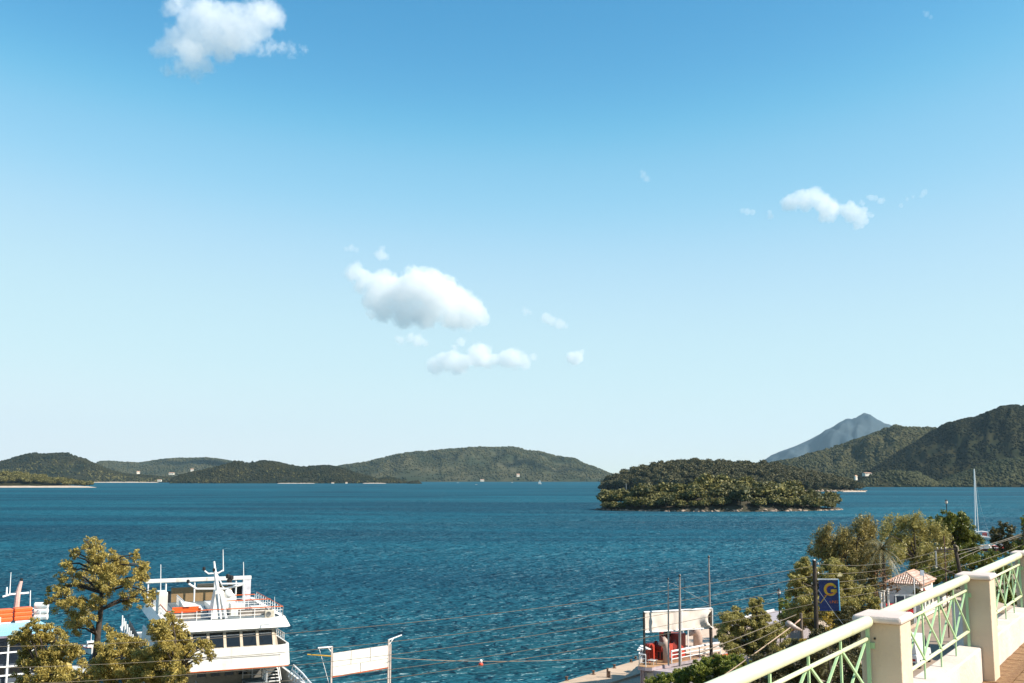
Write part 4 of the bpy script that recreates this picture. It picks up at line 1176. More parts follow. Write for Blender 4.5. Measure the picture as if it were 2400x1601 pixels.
# ------------------------------------------------------------------ old boat lying along the quay
def quay_boat():
    O = P(1510, 1562, 115); O.z = 0
    d = Vector((27.3, 43, 0)).normalized(); s = Vector((d.y, -d.x, 0))   # s points inland
    def L(a, w, z): return O + d * a + s * w + Vector((0, 0, z))
    t = thing('quayside_boat', 'old wooden boat with red deck gear and cowl vents lying along the quay', 'boat', O)
    hullp = pm('lavender_white_paint', (.42, .36, .37), .6, var=.1)
    def hw(x): return min(4.6, .75 + .265 * max(0, x)) if x < 44 else 4.6 - (x - 44) * .16
    def dz(x): return 4.0 if x < 30 else 4.0 + (x - 30) * .012
    rings = []
    for x in (1.2, 4, 8, 12, 18, 26, 34, 44, 52):
        w, z = hw(x), dz(x)
        rings.append([L(x, -w, z), L(x, -w + .3, 1.4), L(x, -w * .7, -.6), L(x, w * .7, -.6), L(x, w - .3, 1.4), L(x, w, z)])
    MB().loft(rings).build('hull', hullp, t)
    for sg in (-1, 1):
        MB().loft([[L(x, sg * (hw(x) + .05), dz(x) - .05), L(x, sg * (hw(x) + .05), dz(x) - .32), L(x, sg * (hw(x) - .05), dz(x) - .32), L(x, sg * (hw(x) - .05), dz(x) - .05)] for x in (1.2, 8, 14, 26, 44, 52)]).build('rubbing_strake', orange_paint, t)
    MB().loft([[L(x, -hw(x) + .02, dz(x)), L(x, -hw(x) + .02, dz(x) + h), L(x, -hw(x) + .17, dz(x) + h), L(x, -hw(x) + .17, dz(x))] for x, h in ((26, .02), (32, .1), (42, .2), (52, .25))]).build('bulwark', white, t)
    fore = pm('ochre_deck', (.42, .23, .12), .8, var=.18, scale=.8, col2=(.32, .20, .10))
    outline = [(x, -hw(x)) for x in (9.0, 6.0, 3.0, .8)] + [(-.2, -.6), (-.35, .3), (0, .9)] + [(x, hw(x)) for x in (.8, 3.0, 6.0, 9.0)]
    MB().prism([L(x, w, 4.02) for x, w in outline], (0, 0, .05)).build('fore_deck', fore, t)
    MB().prism([L(x - .08, w * 1.03, 3.70) for x, w in outline], (0, 0, .31)).build('deck_edge', pm('mauve_paint', (.40, .33, .35), .6), t)
    plank = pm('bleached_planking', (.60, .44, .33), .85, var=.1, scale=1.5)
    for k in range(24):
        w0 = -4.6 + k * .385; x0 = max(9.05, (max(abs(w0), abs(w0 + .36)) - .6) / .265)
        MB().hexa([L(x0, w0, 4.0), L(33, w0, 4.02), L(33, w0 + .36, 4.02), L(x0, w0 + .36, 4.0), L(x0, w0, 4.22), L(33, w0, 4.3), L(33, w0 + .36, 4.3), L(x0, w0 + .36, 4.22)]).build('deck_plank', plank, t)
    # white deckhouse wall under the overhanging fore deck, with a window and two posts
    dh = MB().hexa([L(.3, -.5, 1.2), L(3.0, -1.2, 1.2), L(3.0, 3.2, 1.2), L(.3, 3.0, 1.2), L(.3, -.5, 3.68), L(3.0, -1.2, 3.68), L(3.0, 3.2, 3.68), L(.3, 3.0, 3.68)]).build('deckhouse', hullp, t)
    MB().prism([L(.27, .15, 2.1), L(.27, 1.0, 2.1), L(.27, 1.0, 3.4), L(.27, .15, 3.4)], d * -.05).build('window', pm('curtained_glass', (.50, .42, .32), .3), dh)
    for w in (-.35, -.05):
        MB().tube(L(-.05, w, 1.2), L(-.05, w, 3.7), .09, .09, 8).build('post', pm('post_mauve', (.36, .24, .24), .5), dh)
    # red deckhouse panels
    def cab(a0, a1, w0, w1, z0, z1, nm):
        o = MB().hexa([L(a0, w0, z0), L(a1, w0, z0), L(a1, w1, z0), L(a0, w1, z0), L(a0, w0, z1), L(a1, w0, z1), L(a1, w1, z1), L(a0, w1, z1)]).build(nm, red_paint, t, bevel=.03)
        for j in range(4):
            w = w0 + (w1 - w0) * (j + .5) / 4
            MB().box(L(a0 - .04, w, (z0 + z1) / 2), .06, .10, (z1 - z0) * .96, d, s).build('rib', red_paint, o)
        MB().box(L(a0 - .05, (w0 + w1) / 2, z0 + (z1 - z0) * .55), .05, w1 - w0, .09, d, s).build('rib', red_paint, o)
        MB().box(L(a0 - .02, w0 + (w1 - w0) * .62, z0 + (z1 - z0) * .30), .05, (w1 - w0) * .22, (z1 - z0) * .42, d, s).build('shadow_inset', black_paint, o)  # black insets painted in for the dark shadows that break up the red
        MB().box(L(a0 - .02, w0 + (w1 - w0) * .37, z0 + (z1 - z0) * .78), .05, (w1 - w0) * .2, (z1 - z0) * .2, d, s).build('shadow_inset', black_paint, o)
        return o
    cab(2.6, 3.8, -1.3, -.5, 4.07, 6.0, 'red_locker')
    cab(4.4, 5.6, -1.8, .9, 4.07, 5.8, 'red_locker')
    cab(7.4, 8.6, -1.6, 1.1, 4.07, 6.6, 'red_locker')
    wn_ = MB()
    for k in range(3):
        c = L(4.6 + k * .9, -.3 + .3 * k, 5.5 + .35 * (k % 2)); wn_.tube(c - s * .35, c + s * .35, .42, .42, 12); wn_.tube(c - s * .5, c - s * .42, .6, .6, 14); wn_.tube(c + s * .42, c + s * .5, .6, .6, 14)
    wn_.build('winch', pm('dark_red_iron', (.25, .03, .025), .45, var=.2), t)
    gb = MB().box(L(5.8, -.1, 4.5), 2.4, 1.8, .9, d, s)
    gb.build('winch_bed', MATS['dark_red_iron'], t)
    MB().path([L(6.6, -.3, 4.1), L(6.4, -.6, 6.2), L(6.8, -.5, 7.3)], [.1, .09, .06], 6).build('derrick', black_paint, t)
    MB().lathe(L(7.0, -.3, 6.3), [(.1, 0), (.3, .1), (.35, .5), (.2, .8), (.1, 1.0)], 10).build('winch_cover', black_paint, t)
    MB().box(L(7.2, -.6, 6.5), .5, .5, .55, d, s).build('red_bucket', red_paint, t)
    # cowl ventilators
    cowlm = pm('cowl_paint', (.50, .37, .31), .6, var=.1)
    def cowl(a, w, z, h, r):
        c = L(a, w, z); f = (d * -.75 - s * .65).normalized()
        pts = [c, c + Vector((0, 0, h * .6)), c + Vector((0, 0, h * .82)) + f * (r * .35), c + Vector((0, 0, h * .92)) + f * (r * 1.0)]
        o = MB().path(pts, [r * .72, r * .74, r * .95, r * 1.15], 14, caps=True).build('cowl_vent', cowlm, t, smooth=True)
        q = pts[-1] + f * .03 + Vector((0, 0, .01))
        MB().path([q - f * .02, q + f * .05], [r * 1.0, r * 1.0], 14).build('cowl_mouth', pm('cowl_inside', (.16, .06, .05), .7), o)
    cowl(3.4, 1.05, 4.07, 2.5, .50)
    cowl(14.3, .2, 4.25, 2.2, .75)
    # white guard rails
    rail_run('guard_rail', [L(4.4, -hw(4.4) + .05, 4.07), L(.9, -hw(.9), 4.07), L(-.2, -.5, 4.07), L(-.25, .3, 4.07)], 1.25, t, step=1.0, r=.045)
    rail_run('guard_rail', [L(3.3, 1.7, 4.07), L(8.2, 2.9, 4.07), L(12, 3.9, 4.07)], 1.25, t, step=1.9, r=.07)
    MB().prism([L(.2, -.9, 5.6), L(2.2, -1.4, 5.9), L(2.2, -.2, 5.5)], (0, 0, .06)).build('white_awning', white, t)
    tbl = MB().box(L(1.6, .2, 4.5), .9, .8, .07, d, s)
    for i in (-.35, .35):
        for j in (-.3, .3): tbl.tube(L(1.6 + i, .2 + j, 4.07), L(1.6 + i, .2 + j, 4.48), .04, .04, 5)
    tbl.build('deck_table', white, t)
    # masts
    for (px, py, a, w, r, m, nm) in ((1566, 1357, 1567, 1560, .10, steel, 'mast'), (1593, 1349, 1593.5, 1562, .15, pm('mast_grey', (.30, .26, .24), .5), 'mast'), (1661, 1305, 1666, 1536, .13, MATS['mast_grey'], 'mast')):
        c = Pz(a, w, 4.0); tp = P(px, py, c.y)
        o = MB().path([c, c.lerp(tp, .7), tp], [r, r * .85, r * .5], 8).build(nm, m, t)
        MB().lathe((tp.x, tp.y, tp.z - .1), [(r * .8, 0), (r * 1.1, .1), (r * .5, .25)], 8).build('truck', black_paint, o)
    MB().tube(P(1593, 1357, Pz(1593, 1562, 4).y), P(1570, 1362, Pz(1567, 1560, 4).y), .02, .02, 5).build('stay_wire', black_paint, t)
    st0 = P(1605, 1358, L(9, .5, 0).y)
    MB().tube(st0, L(9.0, .9, 4.4), .025, .025, 5).build('stay_wire', black_paint, t)
    MB().tube(P(1572, 1365, Pz(1567, 1560, 4).y), P(1660, 1415, Pz(1666, 1536, 4).y), .02, .02, 5).build('stay_wire', steel, t)
    for a in (11.0, 12.4):
        MB().path([L(a, -.2, 4.2), L(a, -.2, 6.6), L(a + .3, -.6, 6.9)], .07, 6).build('davit', white_metal, t)
    MB().path([L(10.6, -.4, 6.7), L(11.2, -.6, 7.05), L(12.0, -.7, 6.9)], [.18, .24, .16], 8).build('orange_cover', orange_paint, t)
quay_boat()

# ------------------------------------------------------------------ trees near the shore
lf_gold = leaf_mat('golden_olive_leaf', (0.23, 0.18, 0.045), (0.58, 0.455, 0.125), 0.32, 0.45)
lf_olive = leaf_mat('olive_leaf', (0.17, 0.152, 0.044), (0.52, 0.445, 0.14), 0.32, 0.45)
lf_dark = leaf_mat('dark_cypress_leaf', (0.11, 0.090, 0.028), (0.45, 0.36, 0.12), 0.25, 0.5)
lf_green = leaf_mat('bright_green_leaf', (0.060, 0.078, 0.013), (0.23, 0.235, 0.038), 0.28, 0.4)
lf_ivy = leaf_mat('ivy_leaf', (0.10, 0.125, 0.022), (0.34, 0.36, 0.065), 0.28, 0.4)
lf_shade = leaf_mat('deep_green_leaf', (0.045, 0.048, 0.018), (0.15, 0.125, 0.045), 0.22, 0.5)
lf_yellow = leaf_mat('yellow_leaf', (0.34, 0.22, 0.03), (0.46, 0.33, 0.05), 0.3, 0.45)
lf_palm = leaf_mat('palm_leaf', (0.10, 0.09, 0.030), (0.27, 0.22, 0.095), 0.2, 0.4)

def photo_tree(name, label, D, bl, m, leaf=None, dens=1.0, depth=0.8, base=None, trunk_r=0.16, dense=False, trunk_path=None,
               wispy=0.0, cat='tree', group=None, ground=None, branch=True, lean=None, seed=None):
    """trunk, limbs and a crown of separate leaves; bl lists the leaf masses as (x, y, radius) in photo pixels at distance D"""
    cs, rs = [], []
    for px, py, r in bl:
        rr = r * D / F_PX * 1.07
        cs.append(np.array(P(px, py, D + (rng.random() - .5) * 2 * depth * 2.0))); rs.append(rr)
    cs, rs = np.array(cs), np.array(rs)
    if base is None:
        bx, by = float(cs[:, 0].mean()), D
    else:
        q = P(base[0], base[1], D); bx, by = q.x, q.y
    bz = float(ground_z(bx, by)) if ground is None else ground
    t = thing(name, label, cat, (bx, by, bz), group)
    low = cs[:, 2].min()
    if trunk_path: tp = [P(a, b, D) for a, b in trunk_path]; tp = [Vector((bx, by, bz))] + tp
    else:
        mid = Vector((cs[:, 0].mean(), D, max(bz + .8, cs[:, 2].mean() - .3 * (cs[:, 2].max() - low))))
        tp = [Vector((bx, by, bz - .3)), Vector((bx, by, bz)).lerp(mid, .5) + Vector((.15, 0, 0)), mid]
    n = len(tp)
    MB().path(tp, [trunk_r * (1 - .55 * i / (n - 1)) for i in range(n)], 8).build('trunk', bark, t, smooth=True)
    if branch:
        br = MB()
        for c, r in zip(cs, rs):
            c = Vector(c)
            cand = [(abs((p - c).length) + (0 if p.z < c.z else 3), i) for i, p in enumerate(tp)]
            a = tp[min(cand)[1]]
            m_ = a.lerp(c, .55) + Vector((rng.normal() * .12, rng.normal() * .12, .12 * (c - a).length))
            tr = trunk_r * .38
            br.path([a, m_, c], [tr, tr * .6, tr * .25], 5)
            for k in range(3):
                dd = Vector(rng.normal(size=3)).normalized() * (r * .85)
                br.path([m_.lerp(c, .7), c + dd], [tr * .3, tr * .12], 4)
        br.build('limbs', bark, t)
    L_ = (leaf or max(.10, D * .0019)) * .70
    allc = []
    for c, r in zip(cs, rs):
        ncl = max(8, int(24 * dens))
        d = rng.normal(size=(ncl, 3)); d /= np.linalg.norm(d, axis=1)[:, None]
        cc = c + d * r * (.35 + .68 * rng.random((ncl, 1)))
        per = int(max(10, dens * 10 * (r * .36 / L_) ** 2))
        p = rng.normal(size=(ncl, per, 3)); p /= np.linalg.norm(p, axis=2)[:, :, None]
        p = cc[:, None, :] + p * (r * .29) * (rng.random((ncl, per, 1)) ** .45) * np.array((1.1, 1.0, .85))
        allc.append(p.reshape(-1, 3))
    allc = np.concatenate(allc)
    if wispy:      # feathery sprays: leaf chains drawn out along a common wind direction
        allc = allc + np.array((.45, 0, .9)) * (rng.random((len(allc), 1)) ** 2) * wispy
    v, f = leaf_quads(allc, L_, aspect=.36 if not wispy else .22)
    if dense:
        bv, bf = blobs(cs, rs * .36, (1, 1, .9), .25)
        f = np.concatenate([f, np.column_stack([bf, bf[:, 2]]) + len(v)]); v = np.concatenate([v, bv])
        me_f = [tuple(dict.fromkeys(q)) for q in f[-len(bf):].tolist()]
        o0 = np.array(ORIGIN[t.name])
        # the solid heart of the crown is its own small mesh so that the leaf mesh stays all quads
        inner = MB(); inner.v = [tuple(q) for q in bv]; inner.f = [tuple(q) for q in (bf).tolist()]
        inner.build('inner_foliage', m, t, kind='stuff')
        v, f = v[:len(v) - len(bv)], f[:-len(bf)]
    np_mesh('crown', v, f, m, parent=t, kind='stuff')
    return t

photo_tree('tall_tree', 'tall thin trunked tree with golden lit crown in front of the water at the left', 70,
    [(212, 1284, 26), (205, 1268, 10), (232, 1276, 12), (179, 1295, 15), (170, 1302, 9), (230, 1323, 34), (265, 1312, 20), (281, 1333, 32), (330, 1328, 22), (315, 1305, 14), (322, 1298, 9), (345, 1325, 10),
     (166, 1338, 24), (148, 1322, 10), (199, 1364, 34), (256, 1374, 34), (307, 1359, 28), (335, 1350, 16), (153, 1400, 33), (294, 1408, 22), (123, 1386, 14), (166, 1436, 34), (199, 1448, 28), (118, 1408, 12), (108, 1412, 7),
     (179, 1472, 24), (215, 1420, 26), (327, 1398, 22), (345, 1353, 10), (140, 1352, 12), (270, 1345, 26), (240, 1350, 30), (155, 1375, 20), (355, 1390, 14), (345, 1408, 16)],
    lf_gold, leaf=.115, dens=.62, depth=.9, base=(222, 1600), trunk_r=.26, trunk_path=[(224, 1545), (229, 1490), (236, 1430), (238, 1390), (236, 1345)])
photo_tree('bushy_tree', 'bushy olive tree in front of the light blue boat roof', 62,
    [(84, 1471, 24), (60, 1478, 14), (115, 1490, 30), (51, 1502, 24), (28, 1502, 12), (90, 1532, 42), (143, 1528, 36), (158, 1563, 36), (102, 1578, 42), (60, 1540, 24), (143, 1482, 8), (170, 1520, 18), (55, 1590, 26), (150, 1600, 30), (110, 1610, 30)],
    lf_gold, leaf=.115, dens=.85, base=(105, 1600), trunk_r=.2, dense=True)
photo_tree('bushy_tree', 'low olive tree just right of the tall trunk', 60,
    [(261, 1490, 16), (256, 1518, 28), (294, 1513, 30), (320, 1530, 36), (276, 1556, 42), (332, 1569, 42), (243, 1578, 34), (210, 1590, 30), (250, 1472, 9), (300, 1590, 40), (180, 1590, 24)],
    lf_gold, leaf=.11, dens=.85, base=(285, 1600), trunk_r=.2, dense=True)
photo_tree('bushy_tree', 'olive tree with a drooping right branch in front of the white ferry', 58,
    [(402, 1449, 15), (385, 1458, 12), (372, 1475, 24), (413, 1476, 24), (428, 1502, 26), (380, 1508, 32), (485, 1515, 17), (470, 1508, 12), (495, 1538, 11), (488, 1526, 10), (463, 1543, 12), (402, 1536, 36), (359, 1551, 42), (434, 1560, 18), (413, 1580, 32), (345, 1590, 36), (450, 1520, 12), (430, 1530, 20), (380, 1605, 30)],
    lf_gold, leaf=.105, dens=.85, base=(385, 1600), trunk_r=.2, dense=True)

photo_tree('pale_olive_tree', 'pale olive tree behind the blue sign and the wooden pole', 75,
    [(1885, 1325, 16), (1870, 1332, 9), (1894, 1345, 34), (1948, 1332, 22), (1940, 1320, 9), (1958, 1318, 8), (1966, 1350, 33), (1867, 1360, 20), (1876, 1382, 30), (1930, 1378, 38), (1992, 1380, 28), (2019, 1404, 28), (1983, 1421, 34), (1939, 1421, 36), (1885, 1412, 34), (2037, 1430, 16), (1900, 1456, 36), (1960, 1466, 36), (1850, 1462, 26), (2015, 1458, 26), (1862, 1440, 22), (2045, 1406, 20), (2050, 1428, 18), (2036, 1386, 18), (2058, 1442, 14)],
    lf_olive, leaf=.11, dens=.9, base=(1935, 1560), trunk_r=.2, dense=True)
photo_tree('grey_shrub', 'grey green shrub between the canvas banner and the wooden pole', 95,
    [(1769, 1420, 17), (1780, 1408, 9), (1765, 1410, 8), (1725, 1441, 18), (1707, 1451, 16), (1769, 1441, 22), (1709, 1452, 22), (1703, 1478, 26), (1759, 1468, 28), (1799, 1490, 28), (1779, 1516, 30), (1828, 1506, 26), (1848, 1536, 26), (1819, 1536, 28), (1749, 1518, 24), (1730, 1500, 22), (1690, 1492, 12), (1800, 1560, 26), (1838, 1470, 18), (1775, 1430, 20), (1748, 1448, 22), (1735, 1475, 26), (1780, 1480, 26), (1815, 1475, 22), (1795, 1452, 18), (1725, 1525, 22), (1700, 1505, 18)],
    lf_olive, leaf=.12, dens=.9, base=(1790, 1560), trunk_r=.18, depth=1.0)
photo_tree('green_bush', 'small light green bush beside the black lamp post', 100,
    [(1838, 1413, 13), (1845, 1430, 16), (1856, 1445, 14), (1836, 1440, 12), (1848, 1400, 8)], lf_ivy, leaf=.14, dens=.8, base=(1845, 1480), trunk_r=.08, cat='bush')
photo_tree('ivy_hedge', 'bright green ivy hedge tumbling over the wall at the bottom', 82,
    [(1660, 1556, 19), (1700, 1552, 19), (1735, 1550, 15), (1763, 1563, 11), (1650, 1578, 20), (1685, 1572, 17), (1519, 1597, 9), (1551, 1591, 13), (1583, 1582, 15), (1608, 1579, 17), (1632, 1566, 16), (1715, 1566, 15), (1745, 1570, 12), (1560, 1606, 16), (1600, 1600, 18), (1640, 1600, 18), (1718, 1545, 14), (1682, 1546, 14), (1778, 1575, 10), (1655, 1568, 22), (1622, 1582, 20), (1590, 1592, 18), (1565, 1594, 15), (1535, 1600, 13), (1700, 1575, 20), (1735, 1580, 18), (1668, 1592, 20)],
    lf_ivy, leaf=.115, dens=1.15, base=(1650, 1600), trunk_r=.1, dense=True, cat='hedge', branch=False)
for k, (lab, bl) in enumerate((('dark shrub below the near handrail beside the wooden pole', [(1900, 1532, 36), (1960, 1528, 36), (1850, 1560, 34), (1930, 1580, 38), (1880, 1600, 38), (1915, 1500, 28), (1870, 1525, 26)]),
                               ('dark shrub against the nearest railing pillar', [(1990, 1505, 28), (1990, 1560, 38), (2010, 1600, 34), (1960, 1600, 34), (1975, 1480, 22), (2020, 1530, 24), (1980, 1440, 24), (2010, 1480, 20)]),
                               ('dark shrub under the lamp arm, cut by the near handrail', [(1800, 1570, 30), (1740, 1592, 20), (1770, 1600, 26), (1830, 1600, 32), (1800, 1540, 22), (1775, 1555, 18)]))):
    photo_tree('dark_shrub', lab, 60 + 3 * k, bl, lf_shade, leaf=.10, dens=.8, trunk_r=.1, dense=True, cat='shrub', group='dark shrubs below the railing')
photo_tree('yellow_shrub', 'yellow leaved shrub below the blue sign', 58,
    [(1942, 1440, 7), (1936, 1452, 9), (1948, 1462, 10), (1940, 1478, 9), (1880, 1500, 8), (1952, 1482, 7)], lf_yellow, leaf=.10, dens=.5, base=(1940, 1560), trunk_r=.05, cat='shrub')
photo_tree('windswept_tree', 'dark feathery windswept tree at the left of the right hand wood', 128,
    [(1935, 1257, 21), (1917, 1268, 17), (1969, 1268, 24), (2025, 1230, 14), (2016, 1244, 22), (2037, 1250, 20), (1948, 1287, 34), (1903, 1296, 16), (2001, 1285, 34), (1930, 1303, 24), (2001, 1315, 36), (1960, 1312, 28), (2008, 1225, 8), (2032, 1262, 18), (1980, 1345, 30), (2030, 1345, 26), (2040, 1300, 24), (2055, 1330, 22), (1990, 1372, 32), (2040, 1378, 28), (2010, 1405, 28), (2055, 1402, 20), (1965, 1345, 26), (2075, 1345, 16)],
    lf_dark, dens=.9, depth=1.2, base=(1990, 1420), trunk_r=.3, dense=True, wispy=1.1)
photo_tree('feathery_tree', 'wide feathery golden green tree in the middle of the right hand wood', 138,
    [(2084, 1240, 20), (2070, 1250, 14), (2115, 1231, 19), (2143, 1236, 21), (2134, 1226, 9), (2166, 1247, 22), (2199, 1256, 22), (2102, 1266, 28), (2140, 1270, 32), (2178, 1279, 29), (2210, 1279, 15), (2128, 1302, 32), (2178, 1310, 32), (2212, 1320, 26), (2150, 1330, 26), (2100, 1300, 24), (2190, 1345, 24), (2080, 1270, 18)],
    lf_olive, dens=.9, depth=1.2, base=(2145, 1400), trunk_r=.3, dense=True, wispy=1.2)
photo_tree('round_tree', 'dense bright green round tree in front of the white yacht', 152,
    [(2217, 1226, 24), (2191, 1226, 16), (2180, 1236, 10), (2242, 1222, 22), (2262, 1238, 22), (2230, 1246, 32), (2268, 1266, 30), (2255, 1286, 30), (2284, 1284, 11), (2225, 1280, 24), (2285, 1300, 16), (2200, 1250, 16)],
    lf_green, dens=1.0, depth=1.0, base=(2240, 1340), trunk_r=.3, dense=True)
photo_tree('sparse_tree', 'dark open crowned tree right of the white yacht', 172,
    [(2352, 1238, 15), (2339, 1255, 18), (2370, 1251, 15), (2332, 1266, 12), (2357, 1274, 18), (2370, 1240, 8), (2330, 1243, 7), (2385, 1266, 12), (2345, 1290, 14), (2375, 1285, 14)], lf_shade, dens=.75, depth=.8, base=(2352, 1330), trunk_r=.22)
photo_tree('edge_tree', 'dark green tree cut off by the right edge above the last pillar', 122,
    [(2400, 1217, 9), (2408, 1230, 14), (2396, 1270, 16), (2385, 1292, 17), (2404, 1290, 18), (2415, 1255, 20), (2372, 1305, 14), (2402, 1312, 16)], lf_green, dens=.9, depth=.8, base=(2410, 1360), trunk_r=.2)
photo_tree('low_shrubs', 'leafy shrubs behind the second pole above the handrail', 114,
    [(2260, 1312, 26), (2300, 1322, 24), (2240, 1345, 27), (2280, 1340, 22), (2330, 1303, 17), (2200, 1358, 24), (2160, 1343, 18), (2320, 1330, 18), (2350, 1340, 22), (2370, 1370, 26), (2350, 1400, 26), (2375, 1410, 22), (2225, 1375, 18), (2310, 1310, 16)], lf_green, dens=.75, depth=1.0, base=(2270, 1400), trunk_r=.12, dense=True, cat='shrub')
photo_tree('house_bush', 'dark bush against the wall of the tiled house', 104.5, [(2150, 1386, 9), (2158, 1392, 9), (2144, 1396, 8), (2166, 1388, 7)], lf_shade, leaf=.12, dens=.8, base=(2152, 1430), trunk_r=.05, dense=True, cat='bush')
photo_tree('vine', 'dry orange leaved vine hanging at the corner of the tiled house', 104, [(2075, 1355, 7), (2080, 1368, 8), (2070, 1378, 8), (2092, 1378, 9), (2062, 1372, 6), (2104, 1382, 7), (2058, 1350, 9), (2066, 1340, 9), (2055, 1392, 9), (2064, 1402, 7), (2090, 1368, 6)], pm('dry_leaf', (.30, .15, .06), .8, var=.3, scale=8), leaf=.13, dens=.4, base=(2072, 1440), trunk_r=.05, cat='vine')

# palm with drooping dry fronds
def palm():
    c = P(2066, 1286, 124)
    gz_ = float(ground_z(c.x, c.y))
    t = thing('palm_tree', 'palm with pale drooping fronds left of the tiled house roof', 'palm', (c.x, c.y, gz_))
    MB().path([(c.x + .4, c.y, gz_ - .2), (c.x + .2, c.y, (gz_ + c.z) / 2), c], [.3, .24, .22], 10).build('trunk', bark, t)
    for k in range(46):
        a = rng.random() * 6.283; el = rng.random() * 1.7 - .65; Lf = 2.0 + 1.0 * rng.random()
        dirh = Vector((math.cos(a), math.sin(a), 0)); pts = []
        for i in range(7):
            u = i / 6; x = Lf * (math.cos(el) * u); z = Lf * (math.sin(el) * u - .62 * u * u * (1.2 if el < .2 else .75))
            pts.append(c + dirh * x + Vector((0, 0, z)))
        mb = MB(); side = dirh.cross(Vector((0, 0, 1)))
        for i in range(6):
            for sg in (-1, 1):
                for q in (0.1, .6):
                    b0 = pts[i].lerp(pts[i + 1], q); w = .42 * (1 - .55 * abs(i / 6 - .35))
                    tip = b0 + side * (sg * w) + (pts[i + 1] - pts[i]) * .9 + Vector((0, 0, -.20))
                    b1 = pts[i].lerp(pts[i + 1], q + .26)
                    mb.add([b0, b1, tip], [(0, 1, 2)])
        mb.path(pts, [.03, .028, .024, .02, .016, .012, .006], 4)
        mb.build('frond', lf_palm, t)
palm()

# ------------------------------------------------------------------ poles, wires, lamps, sign
def wooden_pole():
    D = 60; top = P(1908.5, 1313, D); gz_ = float(ground_z(top.x, D))
    t = thing('utility_pole', 'dark wooden utility pole carrying the blue sign', 'utility pole', (top.x, top.y, gz_))
    bt = Vector((top.x - .05, top.y, gz_ - .3))
    MB().path([bt, top], [.155, .115], 12).build('shaft', wood_pole, t)
    MB().tube(top + Vector((-.02, 0, 0)), top + Vector((-.01, 0, .05)), .12, .08, 10).build('pole_cap', steel, t)
    for py, sg in ((1322, 1), (1344, 1), (1366, 1), (1386, 1), (1406, 1), (1325, -1), (1348, -1), (1368, -1), (1392, -1), (1413, -1)):
        q = P(1908, py, D); q = Vector((top.x + sg * .19, D - .02, q.z))
        o = MB().lathe(q - Vector((0, 0, .05)), [(.02, 0), (.05, .02), (.05, .06), (.03, .08), (.04, .1), (.02, .13)], 8).build('insulator', pm('ceramic', (.42, .36, .30), .3), t)
        MB().tube(q + Vector((-sg * .1, 0, -.04)), q + Vector((0, 0, -.04)), .014, .014, 5).build('bracket', steel, o)
    # blue shop sign fixed to the shaft
    Ds = D - .1
    A, B, E = P(1918.5, 1360, Ds), P(1963.5, 1360, Ds - .25), P(1918.5, 1430, Ds)
    ex = (B - A); W = ex.length; ex.normalize(); Hh = A.z - E.z; n = Vector((ex.y, -ex.x, 0))
    s = thing('blue_sign', 'blue sign with a yellow round emblem hung on the wooden pole', 'sign', (A.x, A.y, A.z))
    def Q(u, v, o=0.0): return A + ex * (u * W) + Vector((0, 0, -v * Hh)) + n * o
    blue = pm('sign_blue', (.006, .022, .12), .35, var=.06)
    yel = pm('sign_yellow', (.48, .29, .012), .45, var=.05); redp = pm('sign_red', (.55, .13, .02), .45)
    MB().prism([Q(0, 1), Q(1, 1), Q(1, 0), Q(0, 0)], n * -.06).build('panel', blue, s)
    fr = pm('light_blue_frame', (.10, .42, .72), .35)
    MB().tube(Q(1.03, -.02), Q(1.04, 1.02), .035, .035, 8).build('frame', fr, s)
    MB().tube(Q(-.06, -.03), Q(1.03, -.03), .03, .03, 8).build('frame', pm('frame_white', (.70, .74, .78), .35), s)
    MB().tube(Q(0, 1.01), Q(1.0, 1.01), .02, .02, 8).build('frame', blue, s)
    cx, cy = .60, .305; rx = .345
    def arc(a0, a1, r0f, r1f, o, m, nm, tp=0.0, n_=26):
        mb = MB(); vs_ = []
        for k in range(n_ + 1):
            a = a0 + (a1 - a0) * k / n_; w = 1 - tp * (k / n_) ** 2
            for rf in (r1f - (r1f - r0f) * w, r1f):
                vs_.append(Q(cx + rx * rf * math.cos(a), cy - rx * rf * math.sin(a) * W / Hh, o))
        mb.add(vs_, [(2 * k, 2 * k + 1, 2 * k + 3, 2 * k + 2) for k in range(n_)])
        return mb.build(nm, m, s)
    arc(R(18), R(345), .66, 1.0, .010, yel, 'emblem', 0)
    arc(R(60), R(215), .52, .68, .008, redp, 'emblem_shadow', .4)
    MB().prism([Q(cx + .02, .31), Q(cx + .33, .30), Q(cx + .33, .40), Q(cx + .02, .40)], n * .012).build('emblem_bar', yel, s)
    MB().prism([Q(.03, .77), Q(.08, .77), Q(.42, .50), Q(.36, .50)], n * .006).build('emblem_tail', yel, s)
    MB().prism([Q(.20, .53), Q(.52, .46), Q(.94, .40), Q(.94, .415), Q(.52, .49)], n * .014).build('emblem_line', redp, s)
    for k, ch in enumerate('LINES'):
        p = Q(.58 + k * .088, .765, .012) - A
        letter(ch, .20, .004, Matrix.Translation(p) @ Matrix(((ex.x, 0, n.x, 0), (ex.y, 0, n.y, 0), (0, 1, 0, 0), (0, 0, 0, 1))), redp, s)
wooden_pole()

